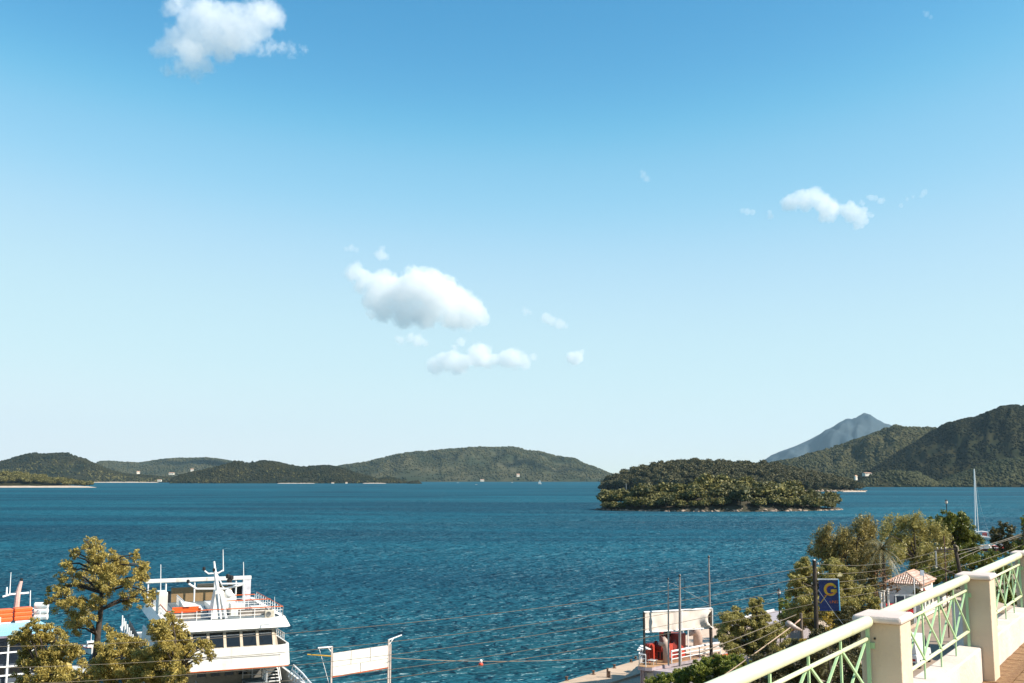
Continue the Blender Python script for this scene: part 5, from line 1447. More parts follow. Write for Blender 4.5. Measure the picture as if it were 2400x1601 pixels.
def wire(label, pts, D0, D1, r=.012, m=None, cat='wire', name='power_line', group='power lines strung between the poles'):
    px = np.array([p[0] for p in pts], float); py = np.array([p[1] for p in pts], float)
    co = np.polyfit(px, py, 2 if len(px) > 2 else 1)
    xs = np.linspace(px[0], px[-1], 26); out = []
    for x in xs:
        f = (x - px[0]) / (px[-1] - px[0]); Y = 1 / ((1 - f) / D0 + f / D1)
        out.append(P(x, np.polyval(co, x), Y))
    tag(MB().path(out, r, 5).build(name, m or cable_mat), label, cat, group)
wire('topmost power line running from the left edge up to the wooden pole', [(-60, 1520), (0, 1516), (250, 1507), (446, 1493), (640, 1487), (743, 1480), (1280, 1428), (1680, 1367), (1905, 1324)], 44, 60)
wire('second power line from the top, left of the wooden pole', [(-60, 1570), (0, 1565), (391, 1545), (693, 1524), (940, 1504), (1280, 1461), (1680, 1395), (1905, 1347)], 44, 60)
wire('third power line from the top, left of the wooden pole', [(-60, 1612), (80, 1600), (415, 1578), (698, 1556), (915, 1537), (1280, 1490), (1680, 1418), (1905, 1368)], 44, 60)
wire('fourth power line from the top, left of the wooden pole', [(300, 1622), (760, 1588), (915, 1570), (1280, 1516), (1680, 1440), (1905, 1392)], 46, 60)
wire('lowest power line left of the wooden pole', [(500, 1640), (800, 1601), (915, 1588), (1280, 1537), (1500, 1499), (1680, 1465), (1905, 1413)], 47, 60)
wire('topmost power line between the wooden pole and the second pole', [(1913, 1322), (1987, 1324), (2100, 1317), (2185, 1296), (2196, 1290)], 60, 89)
wire('second power line from the top between the two poles', [(1913, 1344), (1966, 1344), (2073, 1337), (2130, 1324), (2185, 1309), (2236, 1296)], 60, 90)
wire('third power line from the top between the two poles', [(1913, 1366), (2005, 1360), (2100, 1348), (2170, 1330), (2238, 1312)], 60, 90)
wire('fourth power line from the top between the two poles', [(1913, 1385), (2019, 1376), (2073, 1369), (2160, 1346), (2240, 1324)], 60, 90)
wire('lowest power line between the two poles', [(1913, 1406), (2001, 1396), (2100, 1378), (2241, 1336)], 60, 90)
for lab, pts in (('topmost power line beyond the second pole', [(2240, 1291), (2290, 1283), (2330, 1272), (2420, 1240)]), ('second power line beyond the second pole', [(2241, 1302), (2320, 1276), (2420, 1246)]),
                 ('third power line beyond the second pole', [(2243, 1313), (2355, 1268), (2420, 1252)]), ('lowest power line beyond the second pole', [(2246, 1329), (2340, 1300), (2420, 1266)])):
    wire(lab, pts, 90, 130, .025)
wire('thick cable dropping from the lamp towards the ivy hedge', [(1698, 1582), (1774, 1528), (1852, 1471)], 66, 70, .036, pm('pale_cable', (.50, .36, .25), .5))
wire('long cable ending at the short lamp pole, crossing the grey shrub', [(1640, 1530), (1670, 1519), (1770, 1479), (1866, 1441)], 66, 71, .03)
wire('lower cable crossing the dark gap under the grey shrub', [(1703, 1526), (1780, 1497), (1838, 1467)], 66, 71, .022)
wire('cable running level from the lamp pole towards the pillar cap', [(1880, 1449), (1950, 1452), (2020, 1455)], 71, 56, .018)
wire('dark cable sagging from the blue sign towards the tiled house', [(1916, 1432), (1985, 1424), (2060, 1404), (2096, 1386)], 60, 100, .028, black_paint)
wire('guy wire slanting down from the sign to the pillar', [(1918, 1383), (1946, 1422), (1966, 1452), (1990, 1480)], 59.6, 57, .012, steel)
wire('taut wire slanting behind the pole above the sign', [(1932, 1332), (1975, 1350), (2040, 1380), (2100, 1392)], 76, 96, .025, black_paint)
wire('mooring rope between the white sign board and the quay', [(914, 1542), (1100, 1549), (1280, 1549), (1400, 1543), (1482, 1537)], 95, 138, .02, pm('rope', (.36, .25, .16), .9), 'rope', 'mooring_rope', None)

def street_lamp():
    D = 71; top = P(1877, 1437, D); gz_ = float(ground_z(top.x, D))
    t = thing('street_lamp', 'street lamp on a short pole leaning out over the shrubs', 'street lamp', (top.x, top.y, gz_))
    MB().path([(top.x + .05, top.y, gz_ - .2), top], [.13, .10], 10).build('pole', pm('lamp_pole', (.16, .12, .09), .8, var=.2), t)
    a, b_ = P(1877, 1451, D), P(1860, 1466, D - .6)
    MB().path([a, P(1868, 1458, D - .3), b_], [.05, .045, .04], 8).build('arm', pm('lamp_arm_paint', (.55, .34, .24), .5), t)
    h0, h1, h2, h3 = P(1841, 1459, D - .7), P(1850, 1463, D - .75), P(1864, 1471, D - .8), P(1880, 1478, D - .85)
    MB().path([h0, h0.lerp(h1, .3), h1, h2, h3], [.05, .19, .21, .14, .06], 12).build('lamp_head', pm('lamp_shell', (.46, .36, .31), .4), t, smooth=True)
    MB().path([h0 - Vector((0, .02, .12)), h1 - Vector((-.05, .02, .16))], [.1, .12], 10).build('lens', pm('lamp_lens', (.20, .20, .24), .2), t)
street_lamp()

def lantern_post(px, py_top, py_bot, D, label):
    top = P(px, py_top, D); gz_ = min(float(ground_z(top.x, D)), P(px, py_bot, D).z)
    t = thing('lantern_post', label, 'lamp post', (top.x, top.y, gz_), 'black lantern posts by the water')
    H = top.z - gz_
    MB().lathe((top.x, top.y, gz_), [(.2, 0), (.2, .25), (.11, .4), (.085, 1.0), (.07, H - .75), (.11, H - .72)], 10).build('post', black_paint, t)
    MB().lathe((top.x, top.y, top.z - .72), [(.10, 0), (.2, .1), (.22, .3), (.14, .42)], 12).build('globe', pm('lamp_globe', (.80, .66, .56), .3), t, smooth=True)
    MB().lathe((top.x, top.y, top.z - .3), [(.26, 0), (.2, .08), (.08, .16), (.03, .3)], 12).build('lantern_cap', black_paint, t)
lantern_post(1825, 1378, 1470, 118, 'black lantern post in front of the water beside the light green bush')
lantern_post(2217.5, 1170, 1260, 165, 'black lantern post rising above the bright green round tree')

def second_pole():
    D = 90; top = P(2237, 1277, D); bot = P(2262, 1400, D); gz_ = float(ground_z(bot.x, D))
    t = thing('utility_pole', 'second utility pole with a crossarm, above the handrail on the right', 'utility pole', (bot.x, bot.y, gz_))
    MB().path([Vector((bot.x + .35, D, gz_ - .2)), bot, top], [.2, .19, .14], 10).build('shaft', wood_pole, t)
    MB().tube(P(2190, 1290, D - .1), P(2240, 1287, D - .1), .06, .06, 6).build('crossarm', wood_pole, t)
    MB().tube(P(2196, 1294, D - .1), P(2226, 1293, D - .1), .04, .04, 6).build('crossarm', wood_pole, t)
    MB().tube(P(2193, 1291, D - .1), P(2195, 1330, D - .1), .07, .07, 6).build('hanger', steel, t)
    MB().tube(P(2195, 1326, D - .1), P(2247, 1350, D), .06, .06, 6).build('brace', wood_pole, t)
    MB().path([P(2240, 1279, D - .15), P(2245, 1282, D - .15), P(2246, 1291, D - .15)], .05, 6).build('conduit', pm('pale_conduit', (.55, .45, .32), .5), t)
    for px in (2197, 2206, 2216):
        MB().lathe(P(px, 1288, D - .1), [(.03, 0), (.07, .03), (.07, .12), (.03, .18)], 8).build('insulator', MATS['ceramic'], t)
second_pole()
pp = P(2212, 1256, 93); g_ = float(ground_z(pp.x, 93))
tag(MB().tube((pp.x, 93, g_), pp, .06, .05, 8).build('thin_pole', pm('rust_pole', (.16, .08, .05), .7)), 'thin rusty pole left of the second utility pole', 'pole')

# ------------------------------------------------------------------ tiled house by the road
def house():
    Cn = P(2160, 1371, 106)
    d, s = RD, -RN
    zE = Cn.z; LD, LS = 6.9, 3.6
    gz_ = 9.9
    def L(a, w, z): return Vector((Cn.x, Cn.y, 0)) + d * a + s * w + Vector((0, 0, z))
    t = thing('tiled_house', 'small white house with a clay tile hip roof beyond the railing', 'house', L(0, 0, gz_))
    ov = .3
    wl_ = MB().hexa([L(ov, ov, gz_ - .3), L(LD - ov, ov, gz_ - .3), L(LD - ov, LS - ov, gz_ - .3), L(ov, LS - ov, gz_ - .3), L(ov, ov, zE - .02), L(LD - ov, ov, zE - .02), L(LD - ov, LS - ov, zE - .02), L(ov, LS - ov, zE - .02)]).build('wall', white_plaster, t)
    # front (shaded) openings
    MB().box(L(ov - .02, 2.2, gz_ + 1.15), .08, 1.1, 2.3, d, s).build('door', pm('grey_door', (.10, .11, .13), .5), t)
    MB().box(L(ov - .02, 1.15, gz_ + 1.5), .08, .7, 1.0, d, s).build('window', dark_glass, t)
    for a in (1.6, 3.4, 5.2):
        w = MB().box(L(a, ov - .02, gz_ + 1.9), .8, .08, 1.2, d, s).build('window', dark_glass, t)
        fr = MB()
        for da, dz, sx, sz in ((-.42, 0, .08, 1.36), (.42, 0, .08, 1.36), (0, .64, .76, .08), (0, -.64, .76, .08)): fr.box(L(a + da, ov - .05, gz_ + 1.9 + dz), sx, .10, sz, d, s)
        fr.build('frame', pm('pale_green_frame', (.50, .58, .50), .5), w)
    # roof body and barrel tiles
    rz = .98
    r0, r1 = L(LS / 2, LS / 2, zE + rz), L(LD - LS / 2, LS / 2, zE + rz)
    e = [L(0, 0, zE), L(LD, 0, zE), L(LD, LS, zE), L(0, LS, zE)]
    rf = MB().add(e + [r0, r1], [(0, 1, 5, 4), (1, 2, 5), (2, 3, 4, 5), (3, 0, 4), (3, 2, 1, 0)]).build('roof', pm('tile_bed', (.20, .09, .06), .9, var=.2, scale=6), t)
    tiles = MB()
    def slope(a, b_, up, h1, h2, n):
        dirn = (b_ - a); Lx = dirn.length; dirn.normalize()
        nrm = dirn.cross(up).normalized(); nrm = nrm if nrm.z > 0 else -nrm
        for k in range(n):
            x = (k + .5) / n; lim = min(1, x / h1, (1 - x) / h2)
            ul = up.length * lim; nt = max(1, int(round(ul / .40)))
            for j in range(nt):
                u0 = up.normalized() * (ul * j / nt - (.04 if j == 0 else .05)); u1 = up.normalized() * (ul * (j + 1) / nt)
                w = Lx / n * .36; ring = []
                for uu, ww, hh in ((u0, w * 1.12, .045), (u1, w * .88, .015)):
                    c = a + dirn * (x * Lx) + uu + nrm * hh
                    ring.append([c + dirn * (ww * math.cos(q)) + nrm * (ww * math.sin(q)) for q in (0, .79, 1.57, 2.36, 3.14)])
                tiles.loft(ring, closed=False)
                tiles.add(ring[0], [(0, 1, 2, 3, 4)])
    upf = (r0 - L(0, LS / 2, zE)); slope(e[3], e[0], upf, .5, .5, 16)
    ups = (r0 - L(LS / 2, 0, zE)); slope(e[0], e[1], ups, LS / 2 / LD, LS / 2 / LD, 30)
    tm = leaf_mat('barrel_tile', (.66, .52, .44), (.44, .26, .19), 0.0, .8)
    tiles.build('roof_tiles', tm, rf, kind='stuff')
    for p, q in ((e[0], r0), (e[3], r0), (r0, r1), (e[1], r1)):
        MB().tube(p + Vector((0, 0, .03)), q + Vector((0, 0, .04)), .10, .10, 8).build('ridge_tile', roof_red, rf)
    for a in (1, 3, 5): MB().box(L(a, -.02, zE - .08), 1.9, .12, .12, d, s).build('fascia', roof_red, t)
    # pergola columns at the seaward corner and porch rail
    for px, y0, y1 in ((2066, 1388, 1434), (2073, 1384, 1430), (2083, 1380, 1428)):
        p0, p1 = P(px, y1, 103), P(px, y0, 103)
        MB().lathe((p0.x, p0.y, gz_), [(.17, 0), (.17, .15), (.12, .2), (.11, p1.z - gz_ - .15), (.16, p1.z - gz_ - .1), (.16, p1.z - gz_)], 10).build('porch_column', white_plaster, t)
    MB().tube(P(2064, 1386, 103), P(2110, 1380, 104.5), .08, .08, 6).build('porch_beam', wood_pole, t)
    for px in (2099, 2120, 2141):
        p0 = P(px, 1415, 103); MB().tube((p0.x, p0.y, gz_), P(px, 1395, 103), .05, .05, 6).build('porch_post', white_metal, t)
    MB().tube(P(2096, 1395, 103), P(2141, 1395, 103), .03, .03, 6).build('porch_rail', white_metal, t)
    p0 = P(2144, 1402, 102); MB().tube((p0.x, p0.y, gz_), P(2142, 1354, 102), .06, .05, 6).build('flag_staff', white_metal, t)
    p0 = P(2165, 1400, 102); o = MB().tube((p0.x, p0.y, gz_), P(2164, 1337, 102), .05, .04, 6).build('aerial_mast', steel, t)
    for q in ((2153, 1347), (2185, 1351), (2178, 1360)): MB().tube(P(2164, 1339, 102), P(q[0], q[1], 102.5), .02, .02, 5).build('aerial_stay', steel, o)
    MB().box(P(2161, 1343, 102), .35, .1, .5).build('aerial_box', pm('pale_blue_box', (.50, .56, .66), .5), o)
    MB().tube(P(2165, 1379, 101.5), P(2170, 1394, 101.5), .10, .10, 6).build('red_post', red_paint, t)
house()
def fence_white():
    a, b_ = P(2186, 1412, 112), P(2224, 1392, 121)
    t = thing('white_fence', 'low white fence along the road right of the tiled house', 'fence', (a.x, a.y, 9.9))
    for k in range(6):
        p, q = a.lerp(b_, (k + .04) / 6), a.lerp(b_, (k + .90) / 6)
        z0 = float(ground_z(p.x, p.y))
        MB().prism([(p.x, p.y, z0), (q.x, q.y, z0), (q.x, q.y, q.z), (p.x, p.y, p.z)], (.1, .05, 0)).build('fence_panel', white_plaster, t)
fence_white()
# flat roofed block added to shade the road, almost hidden by the second pillar
sh = thing('shade_block', 'added flat roofed block shading the road, hidden behind the second pillar', 'shade_block', (37.3, 84.5, 10.1))
MB().box((37.4, 84.2, 11.9), 2.3, 8.2, 4.2).build('wall', white_plaster, sh)
MB().box((37.4, 84.2, 14.1), 2.5, 8.5, .2).build('roof', concrete, sh)

# ------------------------------------------------------------------ vehicles
def vehicle(name, label, c, fwd, Lg, W, H, m, van=False):
    fwd = fwd.normalized(); s = Vector((fwd.y, -fwd.x, 0))
    def L(a, w, z): return c + fwd * a + s * w + Vector((0, 0, z))
    t = thing(name, label, 'van' if van else 'car', c)
    h = Lg / 2
    if van: low = [(-h, .35, .9), (-h, 1.0, .97), (-h + .1, 1.15, 1), (h - .9, 1.15, 1), (h - .15, .95, .95), (h, .6, .88), (h, .35, .85)]
    else: low = [(-h, .32, .86), (-h, .75, .95), (-h + .25, .92, .98), (h - 1.1, .90, .98), (h - .15, .72, .92), (h, .5, .85), (h, .3, .82)]
    rings = [[L(a, -W / 2 * f, .28), L(a, -W / 2 * f, z * .62), L(a, -W / 2 * f * .95, z), L(a, W / 2 * f * .95, z), L(a, W / 2 * f, z * .62), L(a, W / 2 * f, .28)] for a, z, f in low]
    MB().loft(rings).build('body', m, t, smooth=False, bevel=.05)
    if van: cab = [(-h + .05, H, .93), (h - 1.7, H, .93), (h - .95, 1.12, .96)]; z0 = 1.12
    else: cab = [(-h + .35, .9, .92), (-h + .95, H, .80), (h - 2.0, H, .80), (h - 1.15, .88, .92)]; z0 = .88
    poly = [(a, z) for a, z, f in cab]
    if van: poly = [(-h + .03, z0)] + poly
    rr = []
    for a, z in poly:
        f = .94 - .14 * (z - z0) / (H - z0)
        rr.append((a, z, f))
    vs_ = [L(a, -W / 2 * f, z) for a, z, f in rr] + [L(a, W / 2 * f, z) for a, z, f in rr]; n = len(rr)
    MB().add(vs_, [tuple(range(n)), tuple(range(n, 2 * n))[::-1]] + [(i, n + i, n + (i + 1) % n, (i + 1) % n) for i in range(n)]).build('cabin', m, t, bevel=.04)
    # windows
    zt = z0 + (H - z0) * .84; zb = z0 + (H - z0) * .14
    for sg in (-1, 1):
        spans = ((h - 2.0, h - 1.45),) if van else ((-h + .95, -.25), (-.15, h - 1.75))
        for a0, a1 in spans:
            f0 = .94 - .14 * (zb - z0) / (H - z0); f1 = .94 - .14 * (zt - z0) / (H - z0)
            q = [L(a0, sg * (W / 2 * f0 + .012), zb), L(a1 + (.3 if not van else .25), sg * (W / 2 * f0 + .012), zb), L(a1, sg * (W / 2 * f1 + .012), zt), L(a0 + .1, sg * (W / 2 * f1 + .012), zt)]
            MB().add(q, [(0, 1, 2, 3)]).build('side_window', dark_glass, t)
    a1_, a2_ = (h - 1.7, h - .95) if van else (h - 2.0, h - 1.15)
    def fr(u, w): 
        a = a2_ + (a1_ - a2_) * u; z = z0 + (H - z0) * u
        return L(a + .02, w * (.90 - .1 * u), z + .015)
    MB().add([fr(.12, -W / 2), fr(.12, W / 2), fr(.9, W / 2), fr(.9, -W / 2)], [(0, 1, 2, 3)]).build('windscreen', dark_glass, t)
    if not van:
        def bk(u, w): return L(-h + .35 + .6 * u - .02, w * (.90 - .1 * u), z0 + (H - z0) * u + .015)
        MB().add([bk(.15, -W / 2), bk(.15, W / 2), bk(.88, W / 2), bk(.88, -W / 2)], [(0, 1, 2, 3)]).build('rear_window', dark_glass, t)
    for sg in (-1, 1):
        for a in (-h + .8, h - .85):
            o = MB().tube(L(a, sg * (W / 2 - .16), .32), L(a, sg * (W / 2 + .02), .32), .32, .32, 16).build('wheel', rubber, t)
            MB().tube(L(a, sg * (W / 2 + .01), .32), L(a, sg * (W / 2 + .035), .32), .19, .17, 12).build('rim', steel, o)
        MB().box(L(h - .06, sg * W * .33, .62), .14, .3, .14, fwd, s).build('headlight', pm('lamp_glass', (.6, .6, .58), .1), t)
        MB().box(L(-h + .03, sg * W * .36, .68), .1, .22, .16, fwd, s).build('tail_light', pm('tail_red', (.4, .02, .02), .2), t)
        MB().box(L(h - 1.5, sg * (W / 2 + .09), z0 + .12), .12, .18, .13, fwd, s).build('mirror', black_paint, t)
    for a in (-h - .01, h + .01): MB().box(L(a, 0, .42), .1, W * .82, .16, fwd, s).build('bumper', pm('bumper_grey', (.12, .12, .12), .5) if van else m, t)
c = Pz(2104, 1448, 10.1); c.z = float(ground_z(c.x, c.y)) + .12
vehicle('parked_car', 'shiny red car parked across the road below the tiled house', c, Vector((1, .04, 0)), 4.7, 1.75, 1.38, pm('car_red', (.55, .012, .012), .18, var=.03))
c = Pz(2136, 1566, 10.2); c.z = float(ground_z(c.x, c.y)) + .12
vehicle('parked_van', 'white van on the road half hidden by the nearest pillar', c + RD * 1.2 - RN * .2, RD, 4.9, 1.9, 2.2, pm('van_white', (.78, .77, .75), .25, var=.03), van=True)

# ------------------------------------------------------------------ the terrace we stand on
B1 = Vector((2.134, 5.9, 0)); STEP = 2.98; PW, PL = .217, .25
Z_FL, Z_PL, Z_CAP = 22.43, 22.69, 23.20
cap_m = pm('cap_plaster', (.62, .51, .45), .7, var=.05, scale=6, bump=.15)
pil_m = pm('pillar_plaster', (.60, .49, .36), .85, var=.05, scale=3, bump=.2, col2=(.53, .42, .30))
green = pm('pale_green_paint', (.42, .62, .34), .35, var=.05, scale=8, col2=(.38, .56, .30))
hand_m = pm('cream_green_paint', (.66, .69, .45), .32, var=.05, scale=5, col2=(.62, .64, .41))
low_m = streaky(pm('low_wall_plaster', (.64, .54, .47), .85, var=.08, scale=2.5, bump=.3, col2=(.54, .44, .37)), (.36, .20, .12), .5, 7, 1.5, .60, .80)
streaky(pil_m, (.36, .27, .17), .35, 9, .6, .56, .80)
streaky(hand_m, (.36, .30, .14), .5, 6, 6, .62, .74)
streaky(green, (.22, .26, .12), .6, 9, 9, .60, .72)
def TP(k, a, w, z):
    """k-th pillar frame: a along the rail, w across it (0 at the inner face, negative outwards)"""
    return B1 + RD * (STEP * (k - 1) + a) + RN * w + Vector((0, 0, z))
PLAB = {0: 'white railing pillar out of frame behind the nearest handrail', 1: 'nearest white railing pillar, with a green bracket and a small hole', 2: 'middle white railing pillar, second from the bottom of the photo', 3: 'farthest white railing pillar, cut off by the right edge'}
for k in range(0, 5):
    if k == 4: break
    t = thing('railing_pillar', PLAB[k], 'pillar', TP(k, PL / 2, -PW / 2, Z_FL), 'white pillars of the terrace railing')
    def hx(mb, a0, a1, w0, w1, z0, z1, i=0.0):
        return mb.hexa([TP(k, a0, w0, z0), TP(k, a1, w0, z0), TP(k, a1, w1, z0), TP(k, a0, w1, z0), TP(k, a0 + i, w0 + i, z1), TP(k, a1 - i, w0 + i, z1), TP(k, a1 - i, w1 - i, z1), TP(k, a0 + i, w1 - i, z1)])
    hx(MB(), 0, PL, -PW, 0, Z_FL - .3, Z_CAP).build('shaft', pil_m, t, bevel=.006)
    hx(MB(), -.035, PL + .035, -PW - .04, .018, Z_CAP + .001, Z_CAP + .040, .006).build('cap', cap_m, t, bevel=.014)
    br = hx(MB(), -.012, -.001, -PW * .80, -PW * .64, Z_CAP - .140, Z_CAP - .108).build('bracket', green, t)
    if k == 1: MB().tube(TP(k, -.006, -PW * .64, Z_CAP - .086), TP(k, .002, -PW * .64, Z_CAP - .086), .006, .006, 10).build('hole', black_paint, t)
    # low wall between this pillar and the next
    w0, w1 = -1.15 * PW, -.40 * PW
    wl2 = ['plastered low wall out of frame by the nearest pillar', 'low white wall between the nearest and the middle pillar', 'low white wall between the middle and the farthest pillar', 'low white wall beyond the farthest pillar'][k]
    lw = MB(); a0, a1 = PL + .002, STEP - .002
    lw.hexa([TP(k, a0, w0, Z_FL - .3), TP(k, a1, w0, Z_FL - .3), TP(k, a1, w1, Z_FL - .3), TP(k, a0, w1, Z_FL - .3), TP(k, a0, w0, Z_PL), TP(k, a1, w0, Z_PL), TP(k, a1, w1, Z_PL - .012), TP(k, a0, w1, Z_PL - .012)])
    tag(lw.build('low_wall', low_m, bevel=.012), wl2, 'wall', 'low walls under the terrace railing')
    # railing panel
    plab = ['pale green railing panel leading down to the bottom edge, left of the nearest pillar', 'pale green railing panel between the nearest and the middle pillar', 'pale green railing panel between the middle and the farthest pillar', 'pale green railing panel beyond the farthest pillar'][k]
    ra = thing('railing_panel', plab, 'railing', TP(k, STEP / 2, -.78 * PW, Z_PL), 'pale green panels of the terrace railing')
    w = -.78 * PW; s0, s1 = PL + .03, STEP - .03
    h0, h1 = TP(k, s0, w, Z_CAP + .006), TP(k, s1 - .005, w, Z_CAP + .006)
    dd = (h1 - h0).normalized(); rr = .033
    pts = [h0 - dd * (rr * math.cos(q)) for q in (0, .5, 1.0)] + [h0, h1] + [h1 + dd * (rr * math.sin(q)) for q in (.4, .8, 1.15, 1.45)]
    rad = [rr * .05, rr * .48, rr * .84, rr, rr, rr * math.cos(.4), rr * math.cos(.8), rr * math.cos(1.15), rr * .12]
    MB().path(pts, rad, 18).build('handrail', hand_m, ra, smooth=True)
    zt, zb = Z_CAP - .085, Z_PL + .11
    MB().tube(TP(k, s0, w, zt), TP(k, s1, w, zt), .0105, .0105, 12).build('upper_rail', hand_m, ra, smooth=True)
    MB().tube(TP(k, s0, w, zb), TP(k, s1, w, zb), .0125, .0125, 12).build('lower_rail', hand_m, ra, smooth=True)
    nb_ = 5
    for i in range(nb_ + 1):
        a = s0 + (s1 - s0) * i / nb_
        end = i in (0, nb_)
        MB().box(TP(k, a, w, (Z_PL - .02 + Z_CAP) / 2), .016, .010 if not end else .02, Z_CAP - Z_PL + .02, RD, -RN).build('upright', green, ra)
        if i < nb_:
            a2 = s0 + (s1 - s0) * (i + 1) / nb_
            for (pa, za), (pb, zb2), o in (((a, zt), (a2, zb), .008), ((a, zb), (a2, zt), -.008)):
                p0, p1 = TP(k, pa, w + o, za), TP(k, pb, w + o, zb2)
                ax = (p1 - p0); ln = ax.length; ax.normalize()
                MB().box((p0 + p1) / 2, ln, .011, .011, ax, RN.cross(ax).normalized()).build('diagonal', green, ra)
floor_m = pm('terrace_tile', (.30, .17, .075), .85, var=.15, scale=20, bump=.5, col2=(.20, .10, .04))
fl = MB()
fl.hexa([TP(-1, 0, -1.2 * PW, Z_FL - .35), TP(6, 0, -1.2 * PW, Z_FL - .35), TP(6, 0, 6, Z_FL - .35), TP(-1, 0, 6, Z_FL - .35), TP(-1, 0, -1.2 * PW, Z_FL - .04), TP(6, 0, -1.2 * PW, Z_FL - .04), TP(6, 0, 6, Z_FL - .04), TP(-1, 0, 6, Z_FL - .04)])
fo = fl.build('terrace_floor', concrete)
tag(fo, 'orange brown tiled terrace floor in the bottom right corner', None, None, 'structure')
proto = None
n_t = 0
for i in range(22):
    for j in range(14):
        a = STEP * .55 + i * .2; w_ = -.395 * PW + .1 + j * .2
        c = TP(1, a, w_, Z_FL - .02)
        q = P(2345, 1500, 8)
        if proto is None:
            proto = MB().box((0, 0, 0), .192, .192, .036, RD, -RN).build('floor_tile', floor_m, None)
            proto.parent = fo; proto.location = c; n_t += 1
        elif n_t < 299:
            o = proto.copy(); COL.objects.link(o); o.parent = fo; o.location = c + Vector((0, 0, .0015 * rng.normal())); n_t += 1
bw_ = MB().hexa([TP(-1, 0, -1.1 * PW, 9), TP(6, 0, -1.1 * PW, 9), TP(6, 0, 5.5, 9), TP(-1, 0, 5.5, 9), TP(-1, 0, -1.1 * PW, Z_FL - .36), TP(6, 0, -1.1 * PW, Z_FL - .36), TP(6, 0, 5.5, Z_FL - .36), TP(-1, 0, 5.5, Z_FL - .36)])
tag(bw_.build('terrace_building', cream_wall), 'plastered building under the terrace', 'building')
# white wall stub and railing under the ivy
wa = P(1664, 1585, 83)
wt = thing('garden_wall', 'broken white garden wall under the ivy hedge', 'wall', (wa.x, wa.y, float(ground_z(wa.x, wa.y))))
MB().box((wa.x + .3, wa.y + .3, wa.z - 2.2), 1.9, .3, 4.6, RD, -RN).build('wall', white_plaster, wt)
rail_run('guard_rail', [P(1622, 1600, 82), P(1640, 1594, 82)], .5, wt, step=.5)

# ------------------------------------------------------------------ clouds: soft volumes high above the bay
def cloud(name, label, D, lobes, depth=1.0, dens=.02, amp=.55, nscale=1.0, soft=1.0, flat=0.0, group=None):
    """lobes: (x, y, r[, weight]) in photo pixels at distance D"""
    pts = []
    for l in lobes:
        w = l[3] if len(l) > 3 else 1.0
        r = l[2] * D / F_PX * 1.12
        c = P(l[0], l[1], D + rng.normal() * r * .35); pts.append((c, r, w))
    lo = Vector([min(c[i] - r * 1.6 for c, r, w in pts) for i in range(3)]); hi = Vector([max(c[i] + r * 1.6 for c, r, w in pts) for i in range(3)])
    ctr = (lo + hi) / 2
    rm = float(np.mean([r for c, r, w in pts]))
    m, nt, N, L, out = new_mat('cloud_vapour')
    tc = N.new('ShaderNodeTexCoord')
    pos = tc.outputs['Object']
    nz = N.new('ShaderNodeTexNoise'); nz.inputs['Scale'].default_value = nscale * 1.0 / rm; nz.inputs['Detail'].default_value = 6; nz.inputs['Roughness'].default_value = .58
    L.new(pos, nz.inputs['Vector'])
    sub = N.new('ShaderNodeVectorMath'); sub.operation = 'SUBTRACT'; sub.inputs[1].default_value = (.5, .5, .5)
    L.new(nz.outputs['Color'], sub.inputs[0])
    wp = N.new('ShaderNodeVectorMath'); wp.operation = 'MULTIPLY_ADD'; wp.inputs[1].default_value = (rm * 1.5,) * 3
    L.new(sub.outputs[0], wp.inputs[0]); L.new(pos, wp.inputs[2])
    cur = None
    for c, r, w in pts:
        dn = N.new('ShaderNodeVectorMath'); dn.operation = 'DISTANCE'; dn.inputs[1].default_value = c - ctr
        L.new(wp.outputs[0], dn.inputs[0])
        ma = N.new('ShaderNodeMath'); ma.operation = 'MULTIPLY_ADD'; ma.inputs[1].default_value = -w / r; ma.inputs[2].default_value = w * 1.05
        L.new(dn.outputs['Value'], ma.inputs[0])
        if cur is None: cur = ma.outputs[0]
        else:
            mx = N.new('ShaderNodeMath'); mx.operation = 'SMOOTH_MAX'; mx.inputs[2].default_value = .2
            L.new(cur, mx.inputs[0]); L.new(ma.outputs[0], mx.inputs[1]); cur = mx.outputs[0]
    n2 = N.new('ShaderNodeTexNoise'); n2.inputs['Scale'].default_value = nscale * 2.6 / rm; n2.inputs['Detail'].default_value = 7; n2.inputs['Roughness'].default_value = .65
    L.new(pos, n2.inputs['Vector'])
    a1 = N.new('ShaderNodeMath'); a1.operation = 'MULTIPLY_ADD'; a1.inputs[1].default_value = amp; a1.inputs[2].default_value = -amp * .5
    L.new(n2.outputs['Fac'], a1.inputs[0])
    a2 = N.new('ShaderNodeMath'); a2.operation = 'ADD'; L.new(cur, a2.inputs[0]); L.new(a1.outputs[0], a2.inputs[1])
    mr = N.new('ShaderNodeMapRange'); mr.interpolation_type = 'SMOOTHSTEP'
    mr.inputs[1].default_value = 0.02; mr.inputs[2].default_value = .30 * soft; mr.inputs[3].default_value = 0; mr.inputs[4].default_value = dens
    L.new(a2.outputs[0], mr.inputs[0])
    vol = N.new('ShaderNodeVolumeScatter')
    vol.inputs['Color'].default_value = (1, 1, 1, 1); vol.inputs['Anisotropy'].default_value = .0
    L.new(mr.outputs[0], vol.inputs['Density'])
    L.new(vol.outputs[0], out.inputs['Volume'])
    s = hi - lo
    b = MB().box(ctr, s.x, s.y, s.z)
    o = b.build(name, m, loc=ctr)
    tag(o, label, 'cloud', group, 'thing')
    return o
